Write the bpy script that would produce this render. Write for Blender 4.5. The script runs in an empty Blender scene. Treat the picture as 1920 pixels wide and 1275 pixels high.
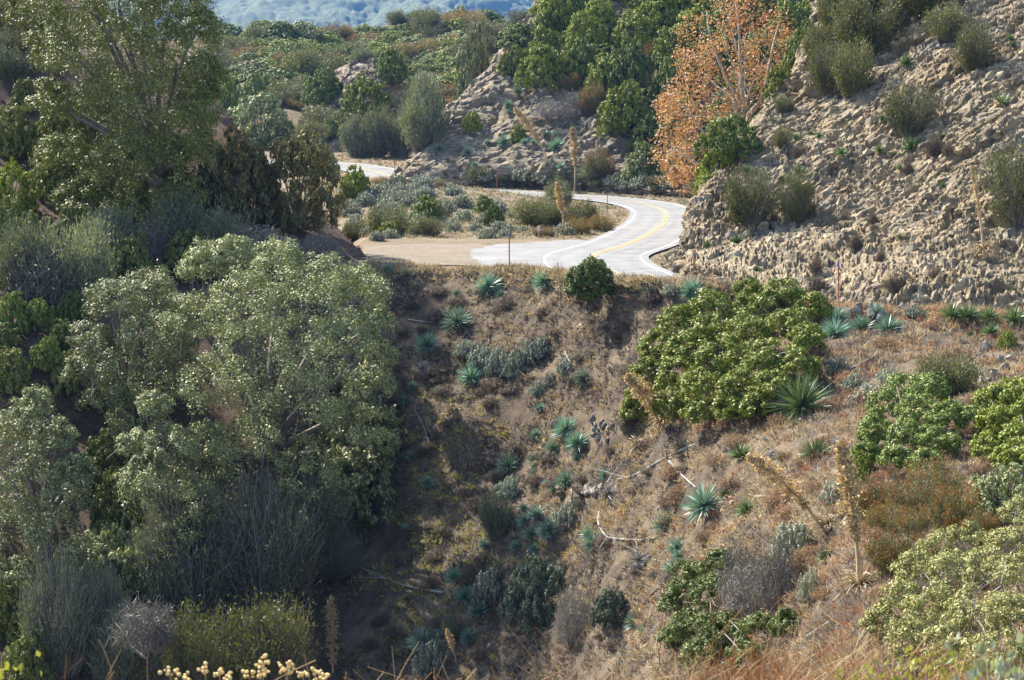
import bpy, bmesh, math, random
import numpy as np
from mathutils import Vector, Matrix
from mathutils.bvhtree import BVHTree

random.seed(7)
RNG = np.random.default_rng(7)
scene = bpy.context.scene
COL = scene.collection

# ------------------------------------------------------------------ camera, sky, sun, exposure
FPX, CX, CY, HOR = 3800.0, 960.0, 637.5, 150.0
PITCH = math.atan((CY - HOR) / FPX)
cam_d = bpy.data.cameras.new('camera')
cam = bpy.data.objects.new('camera', cam_d)
COL.objects.link(cam)
cam.rotation_euler = (math.pi / 2 - PITCH, 0, 0)
cam_d.sensor_width = 36.0
cam_d.lens = 36.0 * FPX / 1920.0
cam_d.clip_start = 0.1
cam_d.clip_end = 20000
cam_d.dof.use_dof = True
cam_d.dof.focus_distance = 105
cam_d.dof.aperture_fstop = 20
scene.camera = cam

SUN_AZ = math.radians(-47)      # from the view direction (+Y), negative = to the left
SUN_EL = math.radians(43)
w = bpy.data.worlds.new('World')
scene.world = w
w.use_nodes = True
nt = w.node_tree
bg = nt.nodes['Background']
sky = nt.nodes.new('ShaderNodeTexSky')
sky.sky_type = 'NISHITA'
sky.sun_disc = False
sky.sun_elevation = SUN_EL
sky.sun_rotation = SUN_AZ
nt.links.new(sky.outputs['Color'], bg.inputs['Color'])
bg.inputs['Strength'].default_value = 0.1
SUN_DIR = Vector((math.sin(SUN_AZ) * math.cos(SUN_EL), math.cos(SUN_AZ) * math.cos(SUN_EL), math.sin(SUN_EL)))
sl = bpy.data.lights.new('sun', 'SUN')
sl.energy = 5.0
sl.angle = math.radians(0.5)
sl.color = (1.0, 0.93, 0.82)
sun = bpy.data.objects.new('sun', sl)
sun.rotation_euler = SUN_DIR.to_track_quat('Z', 'Y').to_euler()
sun.location = (0, 0, 100)
COL.objects.link(sun)
scene.view_settings.view_transform = 'Standard'
scene.view_settings.look = 'None'
scene.view_settings.exposure = 1.7
scene.view_settings.gamma = 1.0
scene.render.engine = 'CYCLES'
scene.cycles.use_denoising = True
scene.cycles.max_bounces = 5
scene.cycles.diffuse_bounces = 3
scene.cycles.glossy_bounces = 2
scene.cycles.transmission_bounces = 3
scene.cycles.volume_bounces = 1
scene.cycles.transparent_max_bounces = 4

FWD = np.array([0, math.cos(PITCH), -math.sin(PITCH)])
UP = np.array([0, math.sin(PITCH), math.cos(PITCH)])
RT = np.array([1.0, 0, 0])
def ray(px, py):
    return RT * ((px - CX) / FPX) + UP * (-(py - CY) / FPX) + FWD
def W(px, py, d):
    return ray(px, py) * d
def project(P):
    P = np.asarray(P)
    d = P @ FWD
    return CX + FPX * (P @ RT) / d, CY - FPX * (P @ UP) / d, d

# ------------------------------------------------------------------ numeric helpers
def _hash(ix, iy, iz, seed):
    n = (ix * 374761393 + iy * 668265263 + iz * 2147483647 + seed * 974634777) & 0xFFFFFFFF
    n = ((n ^ (n >> 13)) * 1274126177) & 0xFFFFFFFF
    n = ((n ^ (n >> 16)) * 2246822519) & 0xFFFFFFFF
    return ((n ^ (n >> 15)) & 0xFFFFFF) / float(0xFFFFFF)
def vnoise(P, seed=0):
    P = np.asarray(P, dtype=np.float64)
    I = np.floor(P).astype(np.int64)
    f = P - I
    f = f * f * (3 - 2 * f)
    r = 0
    for dx in (0, 1):
        for dy in (0, 1):
            for dz in (0, 1):
                h = _hash(I[..., 0] + dx, I[..., 1] + dy, I[..., 2] + dz, seed)
                wt = (f[..., 0] if dx else 1 - f[..., 0]) * (f[..., 1] if dy else 1 - f[..., 1]) * (f[..., 2] if dz else 1 - f[..., 2])
                r = r + h * wt
    return r * 2 - 1
def fbm(P, octs=4, seed=0, gain=0.5):
    r, a, s = 0, 1.0, 1.0
    for o in range(octs):
        r = r + a * vnoise(np.asarray(P) * s + 17.3 * o, seed + o)
        a *= gain
        s *= 2.03
    return r
def facets(P, seed=0):
    """blocky fracture: each cell of a jittered lattice is a tilted flat facet"""
    P = np.asarray(P, dtype=np.float64)
    I = np.floor(P).astype(np.int64)
    best = np.full(P.shape[:-1], 1e9)
    val = np.zeros(P.shape[:-1])
    for dx in (-1, 0, 1):
        for dy in (-1, 0, 1):
            for dz in (-1, 0, 1):
                J = I + np.array([dx, dy, dz])
                h = [_hash(J[..., 0], J[..., 1], J[..., 2], seed + k) for k in range(6)]
                D = P - (J + np.stack(h[:3], -1))
                dd = (D * D).sum(-1)
                v = (h[3] - .5) * 1.2 + (h[4] - .5) * 1.6 * D[..., 0] + (h[5] - .5) * 1.6 * D[..., 2] + (h[3] - .5) * D[..., 1]
                m = dd < best
                best = np.where(m, dd, best)
                val = np.where(m, v, val)
    return val
def catmull(C, n, axis):
    """C: control array, resample axis to n points, Catmull-Rom"""
    C = np.moveaxis(np.asarray(C, float), axis, 0)
    k = C.shape[0]
    t = np.linspace(0, k - 1, n)
    i = np.clip(t.astype(int), 0, k - 2)
    f = (t - i).reshape((-1,) + (1,) * (C.ndim - 1))
    p1, p2 = C[i], C[i + 1]
    p0 = np.where((i > 0).reshape(f.shape), C[np.maximum(i - 1, 0)], 2 * p1 - p2)
    p3 = np.where((i < k - 2).reshape(f.shape), C[np.minimum(i + 2, k - 1)], 2 * p2 - p1)
    r = 0.5 * (2 * p1 + (p2 - p0) * f + (2 * p0 - 5 * p1 + 4 * p2 - p3) * f ** 2 + (3 * p1 - p0 - 3 * p2 + p3) * f ** 3)
    return np.moveaxis(r, 0, axis)
def make_mesh(name, V, F, mat, smooth=False, col=None):
    V = np.asarray(V, np.float32)
    F = np.asarray(F, np.int32)
    me = bpy.data.meshes.new(name)
    k = F.shape[1]
    me.vertices.add(len(V))
    me.vertices.foreach_set('co', V.ravel())
    me.loops.add(F.size)
    me.loops.foreach_set('vertex_index', F.ravel())
    me.polygons.add(len(F))
    me.polygons.foreach_set('loop_start', np.arange(0, F.size, k, dtype=np.int32))
    me.polygons.foreach_set('loop_total', np.full(len(F), k, np.int32))
    me.polygons.foreach_set('use_smooth', np.full(len(F), smooth))
    if col is not None:
        a = me.color_attributes.new('col', 'FLOAT_COLOR', 'POINT')
        c4 = np.ones((len(V), 4), np.float32)
        c4[:, :3] = col
        a.data.foreach_set('color', c4.ravel())
    me.update()
    if mat:
        me.materials.append(mat)
    return me
def grid_mesh(name, P, mat, smooth=True):
    nv, nu = P.shape[:2]
    idx = np.arange(nv * nu).reshape(nv, nu)
    F = np.stack([idx[:-1, :-1], idx[:-1, 1:], idx[1:, 1:], idx[1:, :-1]], -1).reshape(-1, 4)
    return make_mesh(name, P.reshape(-1, 3), F, mat, smooth), F
def grid_normals(P):
    du = np.gradient(P, axis=1)
    dv = np.gradient(P, axis=0)
    n = np.cross(du, dv)
    n /= np.linalg.norm(n, axis=-1, keepdims=True) + 1e-9
    return n
def unit(v):
    return v / (np.linalg.norm(v, axis=-1, keepdims=True) + 1e-9)

# ------------------------------------------------------------------ materials
def new_mat(name):
    m = bpy.data.materials.new(name)
    m.use_nodes = True
    t = m.node_tree
    return m, t, t.nodes['Principled BSDF'], t.nodes['Material Output']
def ramp(t, stops, fac):
    r = t.nodes.new('ShaderNodeValToRGB')
    e = r.color_ramp.elements
    while len(e) < len(stops):
        e.new(0.5)
    for i, (p, c) in enumerate(stops):
        e[i].position = p
        e[i].color = (*c, 1)
    t.links.new(fac, r.inputs['Fac'])
    return r.outputs['Color']
def noise(t, scale, detail=6, rough=0.6, vec=None, dist=0.0):
    n = t.nodes.new('ShaderNodeTexNoise')
    n.inputs['Scale'].default_value = scale
    n.inputs['Detail'].default_value = detail
    n.inputs['Roughness'].default_value = rough
    n.inputs['Distortion'].default_value = dist
    if vec is not None:
        t.links.new(vec, n.inputs['Vector'])
    return n.outputs['Fac']
def mixc(t, a, b, fac, mode='MIX'):
    m = t.nodes.new('ShaderNodeMix')
    m.data_type = 'RGBA'
    m.blend_type = mode
    for s, v in ((6, a), (7, b)):
        if isinstance(v, tuple):
            m.inputs[s].default_value = (*v, 1)
        else:
            t.links.new(v, m.inputs[s])
    if isinstance(fac, (int, float)):
        m.inputs[0].default_value = fac
    else:
        t.links.new(fac, m.inputs[0])
    return m.outputs[2]
def bump(t, bs, h, strength, dist):
    b = t.nodes.new('ShaderNodeBump')
    b.inputs['Strength'].default_value = strength
    b.inputs['Distance'].default_value = dist
    t.links.new(h, b.inputs['Height'])
    t.links.new(b.outputs['Normal'], bs.inputs['Normal'])
def position(t):
    g = t.nodes.new('ShaderNodeNewGeometry')
    return g.outputs['Position']
def leaf_mat(name, c1, c2, trans=0.3, rough=0.55, spec=0.3, var=0.25, c3=None, p3=0.93):
    m, t, bs, out = new_mat(name)
    g = t.nodes.new('ShaderNodeNewGeometry')
    st = [(0.0, c1), (0.85 if c3 else 1.0, c2)]
    if c3:
        st += [(p3, c3)]
    c = ramp(t, st, g.outputs['Random Per Island'])
    oi = t.nodes.new('ShaderNodeObjectInfo')
    mr = t.nodes.new('ShaderNodeMapRange')
    mr.inputs['To Min'].default_value = 1 - var
    mr.inputs['To Max'].default_value = 1 + var
    t.links.new(oi.outputs['Random'], mr.inputs['Value'])
    hs = t.nodes.new('ShaderNodeHueSaturation')
    t.links.new(mr.outputs['Result'], hs.inputs['Value'])
    t.links.new(c, hs.inputs['Color'])
    t.links.new(hs.outputs['Color'], bs.inputs['Base Color'])
    bs.inputs['Roughness'].default_value = rough
    bs.inputs['Specular IOR Level'].default_value = spec
    tr = t.nodes.new('ShaderNodeBsdfTranslucent')
    t.links.new(mixc(t, hs.outputs['Color'], (1.0, 1.0, 0.45), 1.0, 'MULTIPLY'), tr.inputs['Color'])
    mx = t.nodes.new('ShaderNodeMixShader')
    mx.inputs[0].default_value = trans
    t.links.new(bs.outputs[0], mx.inputs[1])
    t.links.new(tr.outputs[0], mx.inputs[2])
    t.links.new(mx.outputs[0], out.inputs['Surface'])
    return m
def plain_mat(name, c1, c2, scale=8, rough=0.8, spec=0.2):
    m, t, bs, out = new_mat(name)
    tc = t.nodes.new('ShaderNodeTexCoord')
    c = ramp(t, [(0.3, c1), (0.7, c2)], noise(t, scale, 5, 0.6, tc.outputs['Object']))
    t.links.new(c, bs.inputs['Base Color'])
    bs.inputs['Roughness'].default_value = rough
    bs.inputs['Specular IOR Level'].default_value = spec
    return m
def vcol_mat(name, trans=0.2):
    m, t, bs, out = new_mat(name)
    a = t.nodes.new('ShaderNodeVertexColor')
    a.layer_name = 'col'
    t.links.new(a.outputs['Color'], bs.inputs['Base Color'])
    bs.inputs['Roughness'].default_value = 0.8
    bs.inputs['Specular IOR Level'].default_value = 0.1
    tr = t.nodes.new('ShaderNodeBsdfTranslucent')
    t.links.new(a.outputs['Color'], tr.inputs['Color'])
    mx = t.nodes.new('ShaderNodeMixShader')
    mx.inputs[0].default_value = trans
    t.links.new(bs.outputs[0], mx.inputs[1])
    t.links.new(tr.outputs[0], mx.inputs[2])
    t.links.new(mx.outputs[0], out.inputs['Surface'])
    return m
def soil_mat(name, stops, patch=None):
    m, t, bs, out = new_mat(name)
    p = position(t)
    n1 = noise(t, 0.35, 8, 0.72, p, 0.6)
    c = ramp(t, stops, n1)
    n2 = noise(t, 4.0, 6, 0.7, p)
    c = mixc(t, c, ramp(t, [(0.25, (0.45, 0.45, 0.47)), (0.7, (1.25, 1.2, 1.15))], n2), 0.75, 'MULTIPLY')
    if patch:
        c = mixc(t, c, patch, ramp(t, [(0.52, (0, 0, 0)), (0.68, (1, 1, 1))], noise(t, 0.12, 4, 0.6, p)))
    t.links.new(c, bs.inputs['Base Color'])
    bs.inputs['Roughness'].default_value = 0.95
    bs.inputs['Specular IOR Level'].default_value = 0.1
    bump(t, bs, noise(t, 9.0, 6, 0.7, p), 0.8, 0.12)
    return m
def rock_mat(name, a, b, c3, dirt):
    m, t, bs, out = new_mat(name)
    p = position(t)
    mp = t.nodes.new('ShaderNodeMapping')
    mp.inputs['Rotation'].default_value = (0.3, 0.75, 0.4)
    mp.inputs['Scale'].default_value = (0.35, 1.0, 1.4)
    t.links.new(p, mp.inputs['Vector'])
    c = ramp(t, [(0.25, a), (0.5, b), (0.75, c3)], noise(t, 0.9, 8, 0.75, mp.outputs['Vector'], 0.8))
    c = mixc(t, c, dirt, ramp(t, [(0.5, (0, 0, 0)), (0.66, (0.8, 0.8, 0.8))], noise(t, 0.22, 5, 0.6, p)))
    c = mixc(t, c, (0.2, 0.2, 0.2), ramp(t, [(0.56, (0, 0, 0)), (0.66, (0.75, 0.75, 0.75))], noise(t, 0.3, 6, 0.7, mp.outputs['Vector'], 1.5)))
    c = mixc(t, c, (0.36, 0.2, 0.09), ramp(t, [(0.6, (0, 0, 0)), (0.72, (0.6, 0.6, 0.6))], noise(t, 0.55, 6, 0.7, p, 0.5)))
    vo = t.nodes.new('ShaderNodeTexVoronoi')
    vo.inputs['Scale'].default_value = 2.4
    t.links.new(mp.outputs['Vector'], vo.inputs['Vector'])
    bw = t.nodes.new('ShaderNodeSeparateColor')
    t.links.new(vo.outputs['Color'], bw.inputs[0])
    c = mixc(t, c, ramp(t, [(0.0, (0.5, 0.49, 0.48)), (0.6, (1.0, 1.0, 1.0)), (1.0, (1.3, 1.27, 1.2))], bw.outputs[0]), 0.8, 'MULTIPLY')
    n3 = noise(t, 5.0, 6, 0.75, mp.outputs['Vector'])
    c = mixc(t, c, ramp(t, [(0.3, (0.5, 0.5, 0.52)), (0.65, (1.2, 1.18, 1.1))], n3), 0.7, 'MULTIPLY')
    t.links.new(c, bs.inputs['Base Color'])
    bs.inputs['Roughness'].default_value = 0.9
    bs.inputs['Specular IOR Level'].default_value = 0.15
    bump(t, bs, noise(t, 6.0, 7, 0.75, mp.outputs['Vector']), 0.7, 0.12)
    return m

M = {}
M['slope'] = soil_mat('slope_soil', [(0.3, (0.048, 0.04, 0.034)), (0.45, (0.095, 0.076, 0.057)), (0.58, (0.16, 0.127, 0.088)), (0.75, (0.25, 0.205, 0.14))])
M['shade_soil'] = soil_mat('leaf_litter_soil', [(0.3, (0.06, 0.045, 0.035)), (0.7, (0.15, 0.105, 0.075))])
M['verge'] = soil_mat('verge_soil', [(0.25, (0.1, 0.08, 0.055)), (0.5, (0.18, 0.145, 0.1)), (0.8, (0.27, 0.22, 0.15))])
M['turnout'] = soil_mat('pale_dirt', [(0.25, (0.15, 0.125, 0.095)), (0.5, (0.21, 0.18, 0.14)), (0.75, (0.28, 0.245, 0.19))])
M['ridge'] = soil_mat('ridge_soil', [(0.3, (0.1, 0.085, 0.05)), (0.6, (0.16, 0.12, 0.08)), (0.8, (0.2, 0.13, 0.08))])
M['cliff'] = rock_mat('cliff_rock', (0.115, 0.095, 0.068), (0.265, 0.215, 0.145), (0.46, 0.39, 0.28), (0.225, 0.17, 0.1))
M['hillrock'] = rock_mat('hill_rock', (0.11, 0.095, 0.075), (0.22, 0.185, 0.14), (0.37, 0.32, 0.25), (0.2, 0.155, 0.095))
M['rock'] = rock_mat('loose_rock', (0.16, 0.135, 0.1), (0.34, 0.285, 0.2), (0.5, 0.43, 0.33), (0.24, 0.18, 0.115))
M['greyrock'] = rock_mat('grey_rock', (0.14, 0.13, 0.12), (0.26, 0.25, 0.23), (0.4, 0.385, 0.36), (0.22, 0.19, 0.15))
M['sumac'] = leaf_mat('bright_green_leaf', (0.1, 0.14, 0.018), (0.26, 0.285, 0.03), 0.15)
M['sumac2'] = leaf_mat('deep_green_leaf', (0.07, 0.11, 0.022), (0.18, 0.22, 0.04), 0.14)
M['tealleaf'] = leaf_mat('grey_teal_leaf', (0.05, 0.075, 0.05), (0.13, 0.165, 0.105), 0.1)
M['oak'] = leaf_mat('grey_green_oak_leaf', (0.085, 0.115, 0.04), (0.36, 0.37, 0.17), 0.1, 0.55, 0.3)
M['oakdark'] = leaf_mat('green_oak_leaf', (0.075, 0.1, 0.022), (0.23, 0.235, 0.055), 0.1, 0.55, 0.3)
M['scruboak'] = leaf_mat('olive_oak_leaf', (0.16, 0.17, 0.045), (0.4, 0.38, 0.15), 0.14, 0.55, 0.3)
M['olive'] = leaf_mat('olive_twig_leaf', (0.07, 0.08, 0.025), (0.15, 0.15, 0.045), 0.3)
M['grey_olive'] = leaf_mat('grey_olive_twig_leaf', (0.09, 0.11, 0.06), (0.22, 0.24, 0.14), 0.25)
M['brown_olive'] = leaf_mat('brown_olive_leaf', (0.075, 0.07, 0.03), (0.18, 0.16, 0.06), 0.25)
M['rust'] = leaf_mat('rust_leaf', (0.085, 0.095, 0.028), (0.19, 0.185, 0.06), 0.25, c3=(0.32, 0.14, 0.045))
M['rusttip'] = leaf_mat('rust_tip', (0.2, 0.06, 0.02), (0.34, 0.11, 0.035), 0.25)
M['drybrush'] = leaf_mat('dry_brush', (0.06, 0.045, 0.035), (0.17, 0.12, 0.08), 0.2)
M['buckwheat'] = leaf_mat('russet_buckwheat', (0.12, 0.06, 0.035), (0.3, 0.17, 0.09), 0.25, c3=(0.4, 0.31, 0.19))
M['sage'] = leaf_mat('pale_sage_leaf', (0.15, 0.17, 0.12), (0.34, 0.35, 0.26), 0.15)
M['sage_g'] = leaf_mat('grey_sage_leaf', (0.12, 0.145, 0.115), (0.28, 0.31, 0.25), 0.15)
M['yucca'] = leaf_mat('yucca_blade', (0.1, 0.19, 0.14), (0.24, 0.36, 0.29), 0.15, 0.4, 0.5)
M['yucca_g'] = leaf_mat('green_yucca_blade', (0.065, 0.12, 0.045), (0.17, 0.235, 0.1), 0.15, 0.4, 0.5)
M['deadblade'] = leaf_mat('dry_yucca_blade', (0.3, 0.22, 0.13), (0.52, 0.41, 0.27), 0.15)
M['greyblade'] = leaf_mat('grey_dead_blade', (0.15, 0.145, 0.14), (0.36, 0.34, 0.32), 0.1)
M['deadtwig'] = leaf_mat('dead_twig', (0.1, 0.092, 0.085), (0.25, 0.23, 0.21), 0.1)
M['plume'] = leaf_mat('dry_seed_plume', (0.38, 0.26, 0.13), (0.66, 0.5, 0.29), 0.2)
M['stalk'] = plain_mat('dry_stalk', (0.36, 0.26, 0.14), (0.52, 0.4, 0.24), 6)
M['syc'] = leaf_mat('orange_sycamore_leaf', (0.25, 0.12, 0.06), (0.46, 0.24, 0.125), 0.3, c3=(0.42, 0.32, 0.22))
M['sycbark'] = plain_mat('pale_sycamore_bark', (0.22, 0.19, 0.15), (0.4, 0.36, 0.31), 1.5)
M['bark'] = plain_mat('grey_bark', (0.09, 0.075, 0.06), (0.2, 0.175, 0.15), 3)
M['twig'] = plain_mat('grey_twig', (0.17, 0.155, 0.14), (0.32, 0.3, 0.275), 3)
M['log'] = plain_mat('weathered_wood', (0.17, 0.16, 0.15), (0.36, 0.345, 0.32), 5)
M['orange'] = plain_mat('orange_paint', (0.3, 0.08, 0.05), (0.42, 0.13, 0.08), 10, 0.7)
M['blue'] = plain_mat('blue_paint', (0.05, 0.1, 0.4), (0.07, 0.14, 0.5), 10, 0.5)
M['white'] = plain_mat('white_paint', (0.7, 0.7, 0.68), (0.8, 0.8, 0.78), 10, 0.6)
M['metal'] = plain_mat('dull_sign_back', (0.36, 0.36, 0.36), (0.46, 0.46, 0.46), 4, 0.5)
M['woodpost'] = plain_mat('sign_post_wood', (0.3, 0.18, 0.1), (0.4, 0.26, 0.16), 6)
M['grass'] = vcol_mat('dry_grass_blade', 0.25)
M['stem'] = vcol_mat('grass_stem', 0.3)
M['flower'] = plain_mat('dry_flower_head', (0.6, 0.42, 0.16), (0.8, 0.62, 0.3), 60)
M['jade'] = leaf_mat('pale_round_leaf', (0.3, 0.36, 0.22), (0.5, 0.55, 0.42), 0.25)
M['jade_y'] = leaf_mat('yellow_green_leaf', (0.2, 0.22, 0.05), (0.36, 0.36, 0.1), 0.35)
# asphalt, worn pale and dusty
m, t, bs, out = new_mat('worn_asphalt')
p = position(t)
c = ramp(t, [(0.25, (0.125, 0.125, 0.125)), (0.5, (0.195, 0.194, 0.191)), (0.8, (0.265, 0.263, 0.256))], noise(t, 0.35, 8, 0.7, p, 0.8))
c = mixc(t, c, ramp(t, [(0.3, (0.82, 0.82, 0.82)), (0.7, (1.05, 1.05, 1.05))], noise(t, 30, 3, 0.6, p)), 0.6, 'MULTIPLY')
t.links.new(c, bs.inputs['Base Color'])
bs.inputs['Roughness'].default_value = 0.8
bs.inputs['Specular IOR Level'].default_value = 0.2
M['asphalt'] = m
def paint(name, c):
    m, t, bs, out = new_mat(name)
    p = position(t)
    cc = ramp(t, [(0.35, tuple(x * 0.55 for x in c)), (0.6, c)], noise(t, 1.6, 7, 0.75, p))
    t.links.new(cc, bs.inputs['Base Color'])
    bs.inputs['Roughness'].default_value = 0.6
    return m
M['line_w'] = paint('white_road_paint', (0.6, 0.6, 0.59))
M['line_y'] = paint('yellow_road_paint', (0.52, 0.36, 0.09))
# far mountain wood
m, t, bs, out = new_mat('far_forest')
p = position(t)
c = ramp(t, [(0.3, (0.035, 0.055, 0.03)), (0.6, (0.09, 0.11, 0.05)), (0.8, (0.14, 0.13, 0.07))], noise(t, 0.02, 6, 0.7, p))
t.links.new(c, bs.inputs['Base Color'])
bs.inputs['Roughness'].default_value = 1.0
M['forest'] = m

# ------------------------------------------------------------------ object helpers
def mesh_obj(name, me, parent=None, loc=None):
    o = bpy.data.objects.new(name, me)
    COL.objects.link(o)
    if parent is not None:
        o.parent = parent
    if loc is not None:
        o.location = loc
    return o
def tag(o, label=None, cat=None, group=None, kind=None):
    if label: o['label'] = label
    if cat: o['category'] = cat
    if group: o['group'] = group
    if kind: o['kind'] = kind
    return o
def thing(name, label, cat, loc, parts, group=None, rotz=0.0, scale=(1, 1, 1), tilt=None):
    e = bpy.data.objects.new(name, None)
    e.empty_display_size = 0.2
    COL.objects.link(e)
    e.location = loc
    if tilt is not None:
        e.rotation_mode = 'QUATERNION'
        e.rotation_quaternion = tilt
    else:
        e.rotation_euler = (0, 0, rotz)
    e.scale = scale if not isinstance(scale, (int, float)) else (scale,) * 3
    tag(e, label, cat, group)
    for p in parts:
        c = mesh_obj(p[0].rstrip('!'), p[1], e)
        if p[0].endswith('!'): c['kind'] = 'stuff'
        if len(p) > 2:
            for q in p[2]:
                mesh_obj(q[0], q[1], c)
    return e
BVH = {}
def structure(name, P, mat, smooth=True, bvh=True):
    me, F = grid_mesh(name, P, mat, smooth)
    o = mesh_obj(name, me)
    tag(o, kind='structure')
    if bvh:
        BVH[name] = BVHTree.FromPolygons([Vector(v) for v in P.reshape(-1, 3)], F.tolist())
    return o
def hit(px, py, on=None):
    """first ground met by the line of sight through a pixel -> point, normal, depth"""
    d = Vector(ray(px, py)).normalized()
    best = None
    for k, b in BVH.items():
        if on and k not in on:
            continue
        r = b.ray_cast(Vector((0, 0, 0)), d, 4000)
        if r[0] is not None and (best is None or r[3] < best[2]):
            best = (np.array(r[0]), np.array(r[1]), r[3])
    if best is None:
        return None
    n = best[1] if best[1][2] > 0 else -best[1]
    return best[0], n, float(best[0] @ FWD)
def down(x, y, on=None):
    best = None
    for k, b in BVH.items():
        if on and k not in on:
            continue
        r = b.ray_cast(Vector((x, y, 200)), Vector((0, 0, -1)), 600)
        if r[0] is not None and (best is None or r[0][2] > best[0][2]):
            best = (np.array(r[0]), np.array(r[1]))
    return best

# ------------------------------------------------------------------ the land
def road_z(x, y):
    y = np.asarray(y, float)
    z = np.interp(y, [90, 190, 215, 235, 250, 262, 275, 290, 305, 340], [-10.55, -13.19, -13.75, -13.98, -14.0, -13.75, -12.75, -11.9, -11.3, -10.8])
    fall = np.clip((np.asarray(x, float) - 8.0) / 8.0, 0, 1) * np.clip((122 - y) / 8.0, 0, 1)
    return z - 1.6 * fall
# --- main slope below the road
LIP = np.array([(560, 512, 124), (640, 506, 124), (700, 500, 123.5), (800, 500, 122.5), (955, 506, 120), (1050, 512, 114.5), (1130, 523, 109), (1200, 529, 106),
                (1285, 531, 104.5), (1400, 545, 104), (1500, 556, 103.5), (1600, 572, 102), (1750, 583, 100), (1920, 592, 98), (2150, 602, 96)], float)
TPX = np.array([600, 700, 1000, 1300, 1600, 1920, 2150], float)
TPY = np.array([600, 700, 900, 1100, 1275, 1500], float)
TD = np.array([[121, 120, 115.5, 101, 98, 95, 93], [118, 117, 111, 96, 89, 84, 81], [112, 111, 105, 87, 70, 62, 59],
               [106, 105, 99, 78, 54, 46, 43], [101, 100, 93, 69, 45, 35, 31], [93, 90, 80, 55, 35, 26, 22]], float)
def slope_depth(px, py):
    cols = [np.interp(py, TPY, TD[:, j]) for j in range(len(TPX))]
    return float(np.interp(px, TPX, cols))
rows = []
for s in (0, 0.07, 0.2, 0.35, 0.5, 0.65, 0.8, 0.93, 1.08, 1.3):
    r = []
    for px, py, d in LIP:
        y = py + s * (1275 - py)
        dd = d if s == 0 else (0.5 * (d + slope_depth(px, y)) - 0.3 if s == 0.07 else slope_depth(px, y))
        r.append(W(px, y, dd))
    rows.append(r)
behind = [[W(px, py, d) + np.array([0, 7, -1.6]) for px, py, d in LIP], [W(px, py, d) + np.array([0, 1.6, -0.45]) for px, py, d in LIP]]
near = []
last = rows[-1]
for k, f in enumerate((0.35, 0.7)):
    near.append([last[j] * (1 - f) + np.array([last[j][0] * 0.35 + (j - 7) * 0.3, 13, -6.6]) * f for j in range(len(LIP))])
for y, z in ((13, -6.6), (8, -3.6), (5.5, -2.35), (3.5, -1.95), (0.0, -1.75), (-8, -1.4)):
    near.append([np.array([(j - 7) * (1.6 if y > 6 else 1.2), y, z]) for j in range(len(LIP))])
C = np.array(behind + rows + near)
P = catmull(catmull(C, 320, 0), 300, 1)
N = grid_normals(P)
N = np.where(N[..., 2:] < 0, -N, N)
h = 0.45 * fbm(P * 0.22, 4, 3) + 0.10 * fbm(P * 1.7, 3, 9)
dist = np.clip((P[..., 1] - 8) / 20, 0, 1)
P = P + N * (h * dist)[..., None]
structure('hillside', P, M['slope'])
HS = (P, N)
# --- shaded hillside on the left
LPY = [1400, 1275, 1100, 900, 700, 600, 500, 400, 300, 200, 100, 20, -15, 60]
LD = [95, 100, 106, 113, 119, 123, 130, 139, 148, 155, 161, 166, 171, 190]
LB = [720, 720, 720, 710, 690, 680, 665, 570, 450, 385, 300, 180, 120, 150]
rows = []
for py, d, b in zip(LPY, LD, LB):
    r = []
    for f in (0, 0.25, 0.5, 0.75, 1.0):
        r.append(W(-450 + f * (b + 450), py, d - 6 * (1 - f) + 4 * (f - 0.5)))
    e = r[-1]
    r.append(e + np.array([2.0, 9, -3.5]))
    r.append(e + np.array([4.0, 26, -16]))
    rows.append(r)
P = catmull(catmull(np.array(rows), 200, 0), 160, 1)
N = grid_normals(P)
N = np.where(N[..., 2:] < 0, -N, N)
P = P + N * (0.7 * fbm(P * 0.15, 5, 31))[..., None]
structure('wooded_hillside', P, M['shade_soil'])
WS = (P, N)
# --- road terrace with the scrubby island inside the bend
xs = np.linspace(-60, 60, 200)
ys = np.concatenate([np.linspace(104, 165, 90), np.linspace(165.5, 345, 110)])
X, Y = np.meshgrid(xs, ys)
Z = road_z(X, Y) - 0.10
def sstep(a, b, v):
    t = np.clip((v - a) / (b - a), 0, 1)
    return t * t * (3 - 2 * t)
pxg = CX + FPX * X / Y
isl = sstep(168, 205, Y) * (1 - sstep(238, 258, Y)) * (1 - sstep(-3, 9.5, X))
Z = Z + isl * np.interp(X, [-40, -16, -6, 3, 10], [3.2, 2.6, 1.35, 0.3, 0.0])
LIPW = np.array([W(*q) for q in LIP])
lipy = np.interp(X, LIPW[:, 0], LIPW[:, 1])
Z = Z - 4 * (1 - sstep(-0.5, 2.5, Y - lipy)) - 30 * (1 - sstep(-6, -1.5, Y - lipy)) - 14 * (1 - sstep(-20, -11, X)) * (1 - sstep(135, 200, Y))
P = np.stack([X, Y, Z], -1)
P[..., 2] += isl * 0.25 * fbm(P * 0.3, 4, 5) + 0.05 * fbm(P * 0.8, 3, 6)
structure('road_verge', P, M['verge'])
VS = (P, np.broadcast_to(np.array([0, 0, 1.0]), P.shape))
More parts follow.
